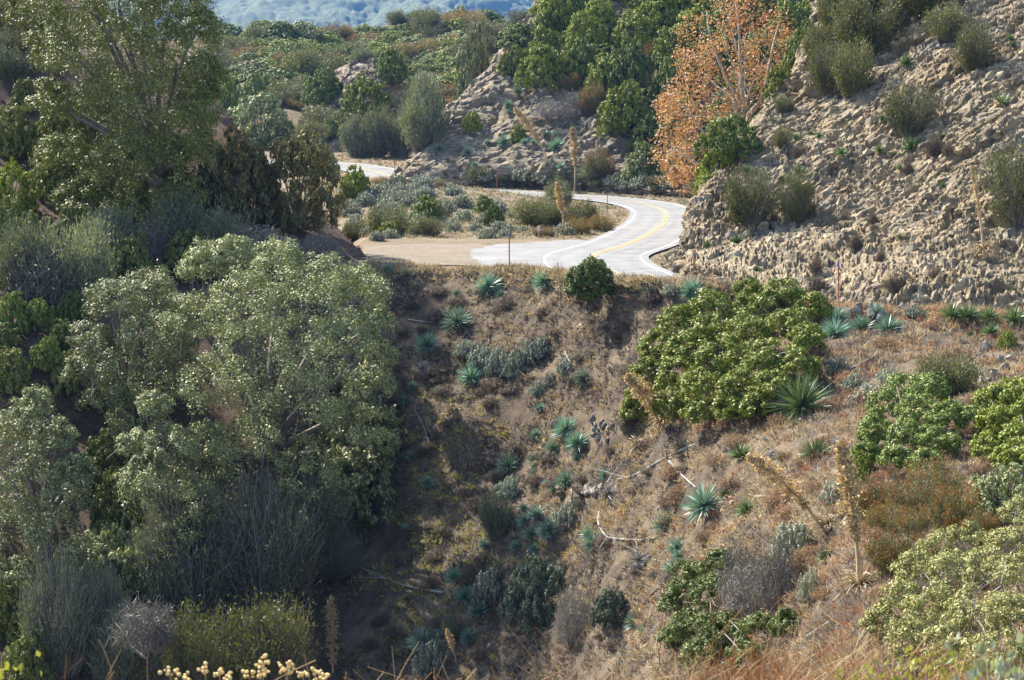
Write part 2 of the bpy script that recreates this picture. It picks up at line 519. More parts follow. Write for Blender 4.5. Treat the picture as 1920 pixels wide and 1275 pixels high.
# --- cliff cut on the right
SIL = [(1246, 500, 126), (1262, 462, 130), (1302, 393, 136), (1346, 323, 141), (1406, 243, 146), (1447, 183, 150), (1502, 98, 155), (1532, 18, 160), (1550, -80, 166), (1565, -220, 174)]
RGT = [(2200, 592, 106), (2200, 525, 108.5), (2200, 445, 112), (2200, 360, 116), (2200, 275, 120), (2200, 190, 124), (2200, 105, 129), (2200, 20, 134), (2200, -80, 140), (2200, -220, 148)]
FR = [0, 0.06, 0.16, 0.3, 0.45, 0.6, 0.75, 0.88, 1.0]
rows = []
for i, (s, r) in enumerate(zip(SIL, RGT)):
    row = []
    S0 = W(*s)
    row.append(S0 + np.array([6, 34, -16]))
    row.append(S0 + np.array([1.5, 7, -2.2]))
    for f in FR:
        px = s[0] + f * (r[0] - s[0])
        py = s[1] + f * (r[1] - s[1])
        d = s[2] + f * (r[2] - s[2])
        if i == 0:
            py = np.interp(px, [1246, 1300, 1400, 1500, 1700, 1920, 2200], [500, 517, 536, 549, 563, 576, 592])
            d = np.interp(px, [1246, 1300, 1400, 1500, 1700, 1920, 2200], [126, 119, 114.5, 113.2, 110.5, 108, 105.5])
        elif i == 1:
            d = d - 1.0
        row.append(W(px, py, d))
    rows.append(row)
rows.insert(0, [v + np.array([0, 0.5, -2.5]) for v in rows[0]])
C = np.array(rows)
P = catmull(catmull(C, 400, 0), 470, 1)
N = grid_normals(P)
if N[200, 270, 1] > 0: N = -N
ang = 0.75
Q = np.stack([P[..., 0] * math.cos(ang) + P[..., 2] * math.sin(ang), P[..., 1], -P[..., 0] * math.sin(ang) + P[..., 2] * math.cos(ang)], -1)
Q = Q + 0.35 * np.stack([vnoise(P * 0.5, 60), vnoise(P * 0.5, 61), vnoise(P * 0.5, 62)], -1)
h = 0.9 * fbm(P * 0.13, 3, 41) + 0.5 * facets(Q * np.array([0.22, 0.6, 0.8]), 50) * (0.6 + 0.7 * vnoise(P * 0.2, 70)) + 0.3 * facets(Q * np.array([0.45, 1.6, 2.8]), 57) * (0.8 + 0.9 * vnoise(P * 0.33, 71)).clip(0.15) + 0.2 * facets(Q * np.array([1.2, 3.2, 4.8]), 59) + 0.05 * fbm(P * 3, 2, 44)
P = P + N * h[..., None]
cliff = structure('cliff', P, M['cliff'], smooth=False)
# --- middle hill with the rock cut at its foot
SIL = [(718, 336, 264), (752, 312, 268), (800, 255, 273), (835, 212, 277), (882, 165, 282), (932, 114, 288), (986, 54, 295), (1014, -6, 301), (1042, -90, 309), (1070, -200, 320)]
RGT = [(1750, 352, 232), (1750, 320, 236), (1750, 270, 240), (1750, 220, 245), (1750, 170, 250), (1750, 120, 256), (1750, 60, 263), (1750, 0, 270), (1750, -80, 279), (1750, -200, 290)]
FR = [0, 0.08, 0.18, 0.3, 0.42, 0.55, 0.7, 0.85, 1.0]
rows = []
for i, (s, r) in enumerate(zip(SIL, RGT)):
    row = []
    S0 = W(*s)
    row.append(S0 + np.array([8, 55, -22]))
    row.append(S0 + np.array([2.0, 13, -3]))
    for f in FR:
        px = s[0] + f * (r[0] - s[0])
        py = s[1] + f * (r[1] - s[1])
        d = s[2] + f * (r[2] - s[2])
        if i == 0:
            py = np.interp(px, [718, 870, 1000, 1100, 1240, 1400, 1750], [336, 349, 347, 345, 350, 355, 360])
            d = np.interp(px, [718, 870, 1000, 1100, 1240, 1400, 1750], [264, 264, 261, 257, 245, 238, 230])
        row.append(W(px, py, d))
    rows.append(row)
rows.insert(0, [v + np.array([0, 0.5, -2.0]) for v in rows[0]])
P = catmull(catmull(np.array(rows), 210, 0), 300, 1)
N = grid_normals(P)
if N[100, 150, 1] > 0: N = -N
Q = P + 0.5 * np.stack([vnoise(P * 0.3, 60), vnoise(P * 0.3, 61), vnoise(P * 0.3, 62)], -1)
h = 1.3 * fbm(P * 0.07, 3, 81) + 1.1 * facets(Q * np.array([0.25, 0.4, 0.45]), 90) * (0.5 + 0.6 * vnoise(P * 0.12, 70)) + 0.5 * facets(Q * np.array([0.8, 1.0, 1.3]), 97)
P = P + N * h[..., None]
structure('scrub_hill', P, M['hillrock'], smooth=False)
# --- pale hillock behind the far road
cp = [520, 580, 630, 660, 680, 705, 745, 790, 840]
cr = [285, 205, 150, 120, 110, 122, 165, 225, 290]
rows = [[W(px, 312, 318) + np.array([0, 0, -2]) for px in cp], [W(px, 300 + 0 * c, 318) for px, c in zip(cp, cr)],
        [W(px, 300 + 0.35 * (c - 300), 326) for px, c in zip(cp, cr)], [W(px, 300 + 0.72 * (c - 300), 336) for px, c in zip(cp, cr)],
        [W(px, c, 345) for px, c in zip(cp, cr)], [W(px, c + 25, 356) for px, c in zip(cp, cr)], [W(px, c + 160, 380) for px, c in zip(cp, cr)]]
P = catmull(catmull(np.array(rows), 130, 0), 150, 1)
N = grid_normals(P)
if N[40, 70, 1] > 0: N = -N
h = 1.0 * fbm(P * 0.1, 3, 111) + 1.0 * facets(P * np.array([0.3, 0.4, 0.4]), 113) + 0.4 * facets(P * np.array([0.9, 1.0, 1.2]), 114)
P = P + N * h[..., None]
structure('pale_hillock', P, M['hillrock'], smooth=False)
# --- chaparral ridge
cp = [150, 280, 400, 500, 560, 610, 650, 720, 850, 985, 1120, 1300]
cr = [95, 85, 76, 66, 60, 70, 78, 58, 46, 40, 34, 30]
rows = []
for s, d in ((-0.08, 300), (0.0, 312), (0.25, 350), (0.5, 395), (0.75, 445), (0.92, 485), (1.0, 505)):
    rows.append([W(px, 315 + s * (c - 315), d + (12 * math.sin(px * 0.021) if 0.1 < s < 0.99 else 0)) for px, c in zip(cp, cr)])
rows.append([W(px, c + 12, 530) for px, c in zip(cp, cr)])
rows.append([W(px, c + 120, 600) for px, c in zip(cp, cr)])
P = catmull(catmull(np.array(rows), 150, 0), 200, 1)
N = grid_normals(P)
N = np.where(N[..., 2:] < 0, -N, N)
P = P + N * (1.6 * fbm(P * 0.05, 4, 121))[..., None]
structure('ridge', P, M['ridge'])
# --- far forested mountain: every crown is a bump on the slope
rows = []
cp = np.linspace(-150, 1500, 10)
for py, d in ((420, 2900), (160, 3200), (90, 3500), (30, 3800), (-40, 4150), (-110, 4500), (-170, 4900), (-140, 5400)):
    rows.append([W(px, py + 16 * math.sin(px * 0.0071 + 1) + 9 * math.sin(px * 0.019), d + 150 * math.sin(px * 0.0058 + py * 0.006)) for px in cp])
P = catmull(catmull(np.array(rows), 260, 0), 440, 1)
N = grid_normals(P)
N = np.where(N[..., 2:] < 0, -N, N)
def domes(P, seed):
    A = P[..., :2]
    I = np.floor(A).astype(np.int64)
    best = np.full(A.shape[:-1], 9.0)
    for dx in (-1, 0, 1):
        for dy in (-1, 0, 1):
            J = I + np.array([dx, dy])
            c = J + np.stack([_hash(J[..., 0], J[..., 1], 0 * J[..., 0], seed), _hash(J[..., 0], J[..., 1], 0 * J[..., 0] + 1, seed)], -1)
            best = np.minimum(best, ((A - c) ** 2).sum(-1))
    return np.sqrt(np.clip(1 - best * 1.3, 0, 1))
h = 10 * domes((P + 8 * np.stack([vnoise(P * 0.02, 1), vnoise(P * 0.02, 2), 0 * P[..., 0]], -1)) / np.array([17, 26, 1]), 5) + 6 * domes(P / np.array([9, 14, 1]), 8) + 5 * fbm(P * 0.03, 3, 170) + 60 * fbm(P * 0.0024, 4, 140) + 2 * fbm(P * 0.2, 2, 150)
P = P + N * h[..., None]
structure('mountain', P, M['forest'], bvh=False)
# --- ground below everything
P = np.stack(np.meshgrid(np.linspace(-6500, 6500, 60), np.linspace(-800, 6400, 60)), -1)
P = np.concatenate([P, np.full(P.shape[:2] + (1,), -62.0)], -1)
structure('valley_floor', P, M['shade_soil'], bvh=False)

# ------------------------------------------------------------------ road
path_px = [(1120, 475), (1182, 455), (1228, 430), (1248, 410), (1242, 394), (1190, 381)]
path = [np.array(v, float) for v in [(46, 96), (30, 103.2), (21, 106.2), (15, 108.2), (11, 109.7), (8.3, 112.2), (6.7, 116), (5.7, 122), (5.3, 130)]]
for px, py in path_px:
    d = 31110.0 / (py - 250)
    if py < 400: d = {394: 216, 381: 233}[py]
    path.append(np.array([(px - CX) / FPX * d, d]))
path += [np.array(v, float) for v in [(9.2, 243.5), (1.5, 251), (-6, 257), (-12, 264), (-16.5, 274), (-21, 284), (-27, 290), (-36, 294), (-50, 298)]]
path = catmull(np.array(path), 420, 0)
seg = np.concatenate([[0], np.cumsum(np.linalg.norm(np.diff(path, axis=0), axis=1))])
u = np.linspace(0, seg[-1], 420)
path = np.stack([np.interp(u, seg, path[:, 0]), np.interp(u, seg, path[:, 1])], -1)
tan = unit(np.gradient(path, axis=0))
nor = np.stack([-tan[:, 1], tan[:, 0]], -1)
def ribbon(name, offs, lift, mat, parent=None, a=0, b=None):
    q = [path[a:b] + nor[a:b] * o for o in offs]
    P = np.stack([np.concatenate([v, (road_z(v[:, 0], v[:, 1]) + lift)[:, None]], 1) for v in q], 1)
    me, F = grid_mesh(name, P, mat)
    o = mesh_obj(name, me, parent)
    return o
road = tag(ribbon('road', np.linspace(-3.7, 3.7, 9), 0.03, M['asphalt']), kind='structure')
mt = M['asphalt'].copy()
mt.name = 'polished_wheel_track'
rp = [n_ for n_ in mt.node_tree.nodes if n_.type == 'VALTORGB'][0]
for e_, k_ in zip(rp.color_ramp.elements, (0.12, 0.18, 0.25)): e_.color = (k_, k_, k_, 1)
for o_ in (-2.45, -0.95, 0.95, 2.45):
    ribbon('wheel_track', (o_ - 0.26, o_ + 0.26), 0.037, mt, road)
ribbon('edge_line', (-3.25, -3.1), 0.045, M['line_w'], road)
ribbon('edge_line', (3.1, 3.25), 0.045, M['line_w'], road)
ribbon('centre_line', (-0.2, -0.08), 0.045, M['line_y'], road)
ribbon('centre_line', (0.08, 0.2), 0.045, M['line_y'], road)
def flat_patch(name, pix, lift, mat):
    bm = bmesh.new()
    vs = []
    for px, py in pix:
        r = ray(px, py)
        d = 120.0
        for _ in range(30):
            q = r * d
            d = d * float(road_z(q[0], q[1]) + lift) / q[2] * 0.5 + d * 0.5
        vs.append(bm.verts.new(r * d))
    pts = [np.array(v.co) for v in vs]
    for v in vs: bm.verts.remove(v)
    vs = []
    for i, a in enumerate(pts):
        b = pts[(i + 1) % len(pts)]
        m_ = max(2, int(np.linalg.norm(b - a) / 0.5))
        for k in range(m_):
            q = a + (b - a) * k / m_
            q = q + np.array([vnoise(q[None] * 0.9, 7)[0], vnoise(q[None] * 0.9 + 40, 8)[0] * 2, 0]) * 0.45
            vs.append(bm.verts.new((q[0], q[1], float(road_z(q[0], q[1]) + lift))))
    f = bm.faces.new(vs)
    bmesh.ops.triangulate(bm, faces=[f])
    me = bpy.data.meshes.new(name)
    bm.to_mesh(me)
    bm.free()
    me.materials.append(mat)
    return tag(mesh_obj(name, me), kind='structure')
flat_patch('dirt_turnout', [(690, 463), (760, 458), (850, 456), (905, 458), (930, 470), (935, 500), (860, 497), (760, 495), (700, 490), (650, 480)], 0.0, M['turnout'])
flat_patch('paved_turnout', [(878, 476), (892, 466), (930, 459), (1000, 454), (1080, 450), (1130, 452), (1120, 470), (1100, 508), (1050, 506), (960, 501), (900, 496)], 0.015, M['asphalt'])

# ------------------------------------------------------------------ plant geometry
def leaf_tris(Pn, Nn, size, aspect=0.55, along=None):
    """one small pointed leaf each"""
    n = len(Pn)
    t = unit(np.cross(Nn, RNG.normal(size=(n, 3)))) if along is None else unit(along)
    b = unit(np.cross(t, Nn))
    size = np.asarray(size).reshape(-1, 1)
    V = np.stack([Pn - t * size * 0.8 - b * size * aspect * 1.1, Pn - t * size * 0.8 + b * size * aspect * 1.1, Pn + t * size * 1.15], 1).reshape(-1, 3)
    return V, np.arange(3 * n).reshape(n, 3)
def leaf_quads(Pn, Nn, size, aspect=0.55, along=None, fold=0.25):
    """one folded lozenge per leaf"""
    n = len(Pn)
    rnd = RNG.normal(size=(n, 3))
    t = unit(np.cross(Nn, rnd)) if along is None else unit(along)
    b = unit(np.cross(t, Nn))
    size = np.asarray(size).reshape(-1, 1) if np.ndim(size) else np.full((n, 1), size)
    up = unit(np.cross(b, t)) * size * fold
    V = np.stack([Pn - t * size, Pn + b * size * aspect + up, Pn + t * size, Pn - b * size * aspect + up], 1).reshape(-1, 3)
    F = np.arange(4 * n).reshape(n, 4)
    return V, F
def sphere_dirs(n, zmin=-1.0):
    z = RNG.uniform(zmin, 1, n)
    a = RNG.uniform(0, 2 * math.pi, n)
    r = np.sqrt(1 - z * z)
    return np.stack([r * np.cos(a), r * np.sin(a), z], -1)
def tube(points, r0, r1, sides=5):
    pts = np.asarray(points, float)
    n = len(pts)
    tg = unit(np.gradient(pts, axis=0))
    ref = np.array([0.3, 0.2, 0.93])
    a = unit(np.cross(tg, ref) + 1e-6)
    b = np.cross(tg, a)
    r = np.linspace(r0, r1, n)[:, None, None]
    th = np.arange(sides) * 2 * math.pi / sides
    ring = pts[:, None, :] + r * (a[:, None, :] * np.cos(th)[None, :, None] + b[:, None, :] * np.sin(th)[None, :, None])
    V = ring.reshape(-1, 3)
    F = []
    for i in range(n - 1):
        for k in range(sides):
            k2 = (k + 1) % sides
            F.append((i * sides + k, i * sides + k2, (i + 1) * sides + k2, (i + 1) * sides + k))
    return V, np.array(F)
def merge(parts):
    V, F, o = [], [], 0
    for v, f in parts:
        V.append(v)
        F.append(np.asarray(f) + o)
        o += len(v)
    return np.concatenate(V), np.concatenate(F)
def ribbons(A, B, width, sag=0.0, side=None):
    """thin flat twigs from A to B with a bend, two quads each"""
    n = len(A)
    D = B - A
    Lg = np.linalg.norm(D, axis=1, keepdims=True)
    M_ = (A + B) / 2 + RNG.normal(size=(n, 3)) * Lg * 0.09 + np.array([0, 0, 1]) * sag * Lg
    s = unit(np.cross(D, RNG.normal(size=(n, 3)))) * np.asarray(width).reshape(-1, 1)
    V = np.stack([A - s, A + s, M_ - s * 0.8, M_ + s * 0.8, B - s * 0.35, B + s * 0.35], 1).reshape(-1, 3)
    k = np.arange(n)[:, None] * 6
    F = np.concatenate([k + np.array([0, 1, 3, 2]), k + np.array([2, 3, 5, 4])])
    return V, F
def crown_leaves(lobes, dens, leaf, sub=0.36, per=60, ragged=0.2, droop=0.0, zmin=-0.55, nsub=15, loose=0.16):
    """lobes (centre, radii) carry tufts; a tuft is a cap of leaves, thin below, so sky and shade show between tufts"""
    Ps, Ns = [], []
    Cn = np.array([l[0] for l in lobes])
    Rn = np.array([l[1] if np.ndim(l[1]) else (l[1],) * 3 for l in lobes], float)
    for c, r in zip(Cn, Rn):
        k = nsub
        d = sphere_dirs(k, zmin)
        q = c + d * r * (0.78 + ragged * RNG.uniform(-1.2, 1.2, k))[:, None]
        dist = np.linalg.norm((q[:, None, :] - Cn[None]) / (Rn[None] * 0.62), axis=2)
        ok = (dist > 1).all(1)
        q, d = q[ok], d[ok]
        k = len(q)
        if k == 0: continue
        rs = sub * r.mean() * RNG.uniform(0.6, 1.3, (k, 1, 1))
        m = max(6, int(per * dens))
        e = sphere_dirs(k * m, -0.75).reshape(k, m, 3)
        out = unit(e + 0.5 * d[:, None, :] + np.array([0, 0, 0.35]))
        rad = 1 - np.abs(RNG.normal(0, 0.3, (k, m, 1))) + (RNG.random((k, m, 1)) < 0.12) * RNG.uniform(0, 0.45, (k, m, 1))
        off = out * rs * rad * np.array([1, 1, 0.85]) + RNG.normal(size=(k, m, 3)) * rs * loose
        off[..., 2] -= droop * rs[..., 0] * np.abs(RNG.normal(size=(k, m))) * (RNG.random((k, m)) < 0.3)
        Ps.append((q[:, None, :] + off).reshape(-1, 3))
        Ns.append(unit(out + RNG.normal(size=(k, m, 3)) * 0.36).reshape(-1, 3))
    Pn, Nn = np.concatenate(Ps), np.concatenate(Ns)
    return leaf_tris(Pn, Nn, leaf * RNG.uniform(0.6, 1.3, len(Pn)))
def limbs(base, targets, r0, r1, sides=5, sag=0.15, n=7, fork=0.35):
    out = []
    base = np.asarray(base, float)
    for tgt in targets:
        tgt = np.asarray(tgt, float)
        m1 = base + (tgt - base) * np.array([fork * 0.5, fork * 0.5, fork])
        c = catmull(np.array([base, m1, base + (tgt - base) * 0.7 + np.array([0, 0, sag * abs(tgt[2] - base[2])]) + RNG.normal(size=3) * 0.05 * np.linalg.norm(tgt - base), tgt]), n, 0)
        out.append(tube(c, r0, r1, sides))
    return out

# ---- unit shrubs: about one unit in radius, foot at the origin
def lobed_shrub(seed, mat, n=11, dens=40, leaf=0.036, flat=1.0):
    global RNG
    RNG = np.random.default_rng(seed)
    lobes = [(np.array([0, 0, 0.4 * flat]), (0.6, 0.6, 0.5 * flat))]
    for ring, (rr, z, r, m) in enumerate(((0.68, 0.18, 0.32, n - 2), (0.52, 0.45, 0.33, 7), (0.27, 0.66, 0.33, 4))):
        for i in range(m):
            a = (i + 0.4 * ring) * 6.283 / m + RNG.uniform(-.35, .35)
            q = rr * RNG.uniform(0.8, 1.15)
            k = r * RNG.uniform(0.75, 1.2)
            lobes.append((np.array([q * math.cos(a), q * math.sin(a), (z + RNG.uniform(-.08, .12)) * flat]), (k, k, k * 0.85)))
    leaves = make_mesh('foliage', *crown_leaves(lobes, 1, leaf, 0.3, dens, 0.1, 0, -0.6, 20), mat)
    stems = make_mesh('stems', *merge(limbs((0, 0, -0.05), [l[0] for l in lobes], 0.022, 0.008, 4)), M['bark'])
    return [('foliage', leaves), ('stems', stems)]
def twiggy_shrub(seed, mat, n=9000, spread=0.8, top=1.55, leaf=0.04, round_=True, tips=None):
    """fine upright wands with small narrow leaves"""
    global RNG
    RNG = np.random.default_rng(seed)
    k = n // 16
    nb = 26 if round_ else 22
    bd = sphere_dirs(nb, -0.4 if round_ else -0.25)
    bl = RNG.uniform(0.78, 1.12, nb)
    bi = RNG.integers(0, nb, k)
    d = unit(bd[bi] + RNG.normal(size=(k, 3)) * (0.24 if round_ else 0.26))
    if round_:
        E = d * np.array([1, 1, top * 0.5]) + np.array([0, 0, top * 0.47])
        A = E * np.array([0.3, 0.3, 0]) * RNG.uniform(0.2, 1, (k, 1)) + np.array([0, 0, -0.05])
    else:
        E = d * np.array([spread, spread, top * 0.5]) + np.array([0, 0, top * 0.46])
        A = E * np.array([0.3, 0.3, 0]) * RNG.uniform(0.1, 1, (k, 1)) + np.array([0, 0, -0.05])
    E = E * (bl[bi] * (1 + RNG.normal(0, 0.06, k)))[:, None]
    E[:, 2] = np.maximum(E[:, 2], 0.03)
    tw = ribbons(A, E, np.full(k, 0.006 if round_ else 0.008), 0.08)
    f = np.sqrt(RNG.uniform(0.12, 1.05, (k, 16, 1)))
    Pn = (A[:, None] + (E - A)[:, None] * f + RNG.normal(size=(k, 16, 3)) * 0.06).reshape(-1, 3)
    al = unit(unit(E - A)[:, None] + RNG.normal(size=(k, 16, 3)) * (0.8 if round_ else 0.65) + np.array([0, 0, 0.3])).reshape(-1, 3)
    Nn = unit(RNG.normal(size=Pn.shape) * 0.7 + unit(Pn - np.array([0, 0, 0.4])))
    lf = leaf_tris(Pn, Nn, leaf * RNG.uniform(0.6, 1.3, len(Pn)), 0.38, al)
    parts = [('foliage', make_mesh('foliage', *lf, mat)), ('stems', make_mesh('stems', *tw, M['twig']))]
    if tips:
        sel = RNG.random(k) < 0.3
        Q = (E[sel][:, None] + RNG.normal(size=(sel.sum(), 9, 3)) * 0.05).reshape(-1, 3)
        parts.append(('seed_heads', make_mesh('seed_heads', *leaf_quads(Q, unit(RNG.normal(size=Q.shape)), 0.026 * RNG.uniform(.6, 1.3, len(Q))), tips)))
    return parts
def sage_shrub(seed, mat, n=240, flat=0.55, leaf=0.05, stray=0.0):
    global RNG
    RNG = np.random.default_rng(seed)
    d = sphere_dirs(n, 0.0)
    q = d * np.array([1, 1, flat]) * RNG.uniform(0.35, 1.05, (n, 1)) * (1 + 0.25 * vnoise(d * 2.5, seed))[:, None]
    off = sphere_dirs(n * 16, -0.2).reshape(n, 16, 3)
    Pn = (q[:, None] + off * 0.085 * (1 + stray * np.abs(RNG.normal(size=(n, 16, 1))))).reshape(-1, 3)
    Pn[:, 2] = np.abs(Pn[:, 2])
    Nn = unit(off + np.array([0, 0, 0.5])).reshape(-1, 3)
    lf = leaf_tris(Pn, Nn, leaf * RNG.uniform(0.6, 1.2, len(Pn)), 0.5 if stray == 0 else 0.25)
    tw = ribbons(q * np.array([0.1, 0.1, 0]), q * 1.08, np.full(n, 0.008))
    return [('foliage', make_mesh('foliage', *lf, mat)), ('stems', make_mesh('stems', *tw, M['twig']))]
def dead_shrub(seed, mat, n=1700):
    """a rounded tangle of fine bare grey twigs"""
    global RNG
    RNG = np.random.default_rng(seed)
    d = sphere_dirs(n, -0.1)
    A = d * np.array([0.85, 0.85, 0.7]) * RNG.uniform(0.45, 1.0, (n, 1)) * (1 + 0.35 * vnoise(d * 1.6, seed))[:, None] + np.array([0, 0, 0.3])
    t = unit(d * 0.35 + RNG.normal(size=(n, 3)) * 0.55 + np.array([0, 0, -0.45]))
    B = A + t * RNG.uniform(0.1, 0.34, (n, 1))
    A[:, 2] = np.maximum(A[:, 2], 0.0)
    B[:, 2] = np.maximum(B[:, 2], -0.03)
    tw = ribbons(A, B, np.full(n, 0.0065), 0.12)
    c = ribbons(np.zeros((60, 3)) + RNG.normal(size=(60, 3)) * 0.06, A[:60], np.full(60, 0.018))
    return [('dead_twigs', make_mesh('dead_twigs', *tw, mat)), ('stems', make_mesh('stems', *c, M['twig']))]
def yucca(seed, mat, n=150, low=-0.15, arch=0.0):
    """stiff blades radiating from one heart"""
    global RNG
    RNG = np.random.default_rng(seed)
    d = sphere_dirs(n, low)
    L = RNG.uniform(0.82, 1.05, n)[:, None]
    A = d * 0.07 + np.array([0, 0, 0.28])
    B = A + d * L
    B[:, 2] -= arch * RNG.uniform(0, 1, n) * (1 - np.abs(d[:, 2]))
    s = unit(np.cross(d, RNG.normal(size=(n, 3)))) * 0.026
    Md = A + d * L * 0.45 + np.array([0, 0, 0.02])
    V = np.stack([A - s * 0.8, A + s * 0.8, Md + s, Md - s, B], 1).reshape(-1, 3)
    k = np.arange(n)[:, None] * 5
    F = np.concatenate([k + np.array([0, 1, 2, 3]), k + np.array([3, 2, 4, 4])])
    me = bpy.data.meshes.new('leaf_rosette')
    fs = [tuple(f) if f[2] != f[3] else tuple(f[:3]) for f in F.tolist()]
    me.from_pydata(V.tolist(), [], fs)
    me.materials.append(mat)
    m2 = 46
    a = RNG.uniform(0, 2 * math.pi, m2)
    Bd = np.stack([np.cos(a), np.sin(a), np.zeros(m2)], -1) * RNG.uniform(0.35, 0.75, (m2, 1)) + np.array([0, 0, -0.02])
    sk = ribbons(np.tile([[0, 0, 0.24]], (m2, 1)) + Bd * 0.1, Bd, np.full(m2, 0.022), 0.1)
    return [('leaf_rosette', me), ('dead_leaf_skirt', make_mesh('dead_leaf_skirt', *sk, M['deadblade']))]
def dead_yucca(seed, mat, n=190, up=0.0, flop=0.6):
    """dry rosette: blades flopped outward and down"""
    global RNG
    RNG = np.random.default_rng(seed)
    d = sphere_dirs(n, -0.05 + up)
    A = d * 0.06 + np.array([0, 0, 0.42])
    B = A + d * RNG.uniform(0.6, 1.0, (n, 1)) - np.array([0, 0, 1]) * flop * RNG.uniform(0.2, 1, (n, 1))
    B[:, 2] = np.maximum(B[:, 2], -0.06)
    return [('dry_leaves', make_mesh('dry_leaves', *ribbons(A, B, np.full(n, 0.022), 0.12), mat))]
def stalk_parts(base, tip, bend, rad, plume_from, plume_r, mat):
    """dry flowering stalk with its seed plume, world coordinates relative to base"""
    d = tip - base
    L = np.linalg.norm(d)
    c = catmull(np.array([np.zeros(3), d * 0.4 + bend * 0.8, d * 0.75 + bend * 0.6, d]), 14, 0)
    st = make_mesh('flower_stalk', *tube(c, rad, rad * 0.3, 6), M['stalk'])
    n = 260
    f = RNG.uniform(plume_from, 1.0, n)
    i = f * 13
    i0 = np.clip(i.astype(int), 0, 12)
    A = c[i0] + (c[i0 + 1] - c[i0]) * (i - i0)[:, None]
    prof = np.sin(np.clip((f - plume_from) / (1 - plume_from), 0, 1) ** 0.7 * math.pi * 0.93) + 0.12
    o = unit(RNG.normal(size=(n, 3)) + unit(d) * 0.5) * (plume_r * prof * RNG.uniform(0.6, 1.1, n))[:, None]
    B = A + o
    tw = ribbons(A, B, np.full(n, 0.006 + plume_r * 0.012))
    fr = RNG.uniform(0.35, 1.0, (n, 7, 1))
    Q = (A[:, None] + o[:, None] * fr + RNG.normal(size=(n, 7, 3)) * plume_r * 0.06).reshape(-1, 3)
    lq = leaf_quads(Q, unit(RNG.normal(size=Q.shape)), plume_r * 0.12 * RNG.uniform(0.6, 1.3, len(Q)), 0.6)
    pl = make_mesh('seed_plume', *merge([tw, lq]), mat)
    return ('flower_stalk', st, [('seed_plume', pl)])

PR = {}
PR['sumac'] = [lobed_shrub(100 + i, M['sumac'], 10 + i) for i in range(4)]
PR['green'] = [lobed_shrub(110 + i, M['sumac2'], 11 + i) for i in range(4)]
PR['oakbush'] = [lobed_shrub(120 + i, M['oak'], 12 + i, 40, 0.036) for i in range(3)]
PR['oakgreen'] = [lobed_shrub(125 + i, M['oakdark'], 12 + i, 40, 0.036) for i in range(3)]
PR['olive'] = [twiggy_shrub(130 + i, M['olive']) for i in range(3)]
PR['wand'] = [twiggy_shrub(140 + i, M['grey_olive'], 8600, 1.0, 1.4, 0.042, False) for i in range(3)]
PR['brown'] = [twiggy_shrub(150 + i, M['brown_olive'], 11000) for i in range(2)]
PR['darkteal'] = [lobed_shrub(158 + i, M['tealleaf'], 12, 60, 0.026) for i in range(2)]
PR['brownlobe'] = [lobed_shrub(155 + i, M['brown_olive'], 12 + i, 44, 0.03) for i in range(3)]
PR['bigwand'] = [twiggy_shrub(146 + i, M['grey_olive'], 24000, 1.0, 1.4, 0.024, False) for i in range(2)]
PR['rust'] = [twiggy_shrub(160 + i, M['rust'], 8000, 1, 1.15, 0.036, True, M['rusttip']) for i in range(3)]
PR['sage'] = [sage_shrub(170 + i, M['sage']) for i in range(3)]
PR['greysage'] = [sage_shrub(180 + i, M['sage_g']) for i in range(3)]
PR['scrub'] = [sage_shrub(240 + i, M['drybrush'], 260, 0.4, 0.05, 1.2) for i in range(3)]
PR['buck'] = [sage_shrub(245 + i, M['buckwheat'], 260, 0.45, 0.045, 0.9) for i in range(3)]
PR['dead'] = [dead_shrub(190 + i, M['deadtwig']) for i in range(3)]
PR['yucca'] = [yucca(200 + i, M['yucca'], 150 + 20 * i) for i in range(4)]
PR['yucca_g'] = [yucca(210 + i, M['yucca_g'], 150 + 20 * i, 0.0, 0.15) for i in range(3)]
PR['deadyucca'] = [dead_yucca(220 + i, M['deadblade']) for i in range(3)]
PR['greyyucca'] = [dead_yucca(230 + i, M['greyblade'], 170, 0.1, 0.75) for i in range(3)]
RNG = np.random.default_rng(77)
SIZE = {}
for k, v in PR.items():   # width and height of each unit plant
    SIZE[k] = []
    for parts in v:
        co = np.concatenate([np.array([q.co[:] for q in p[1].vertices]) for p in parts[:1]])
        lo, hi = np.percentile(co, 1.0, axis=0), np.percentile(co, 99.0, axis=0)
        SIZE[k].append((float(max(hi[0] - lo[0], hi[1] - lo[1])), float(hi[2] - min(0, lo[2]))))
COUNT = {}
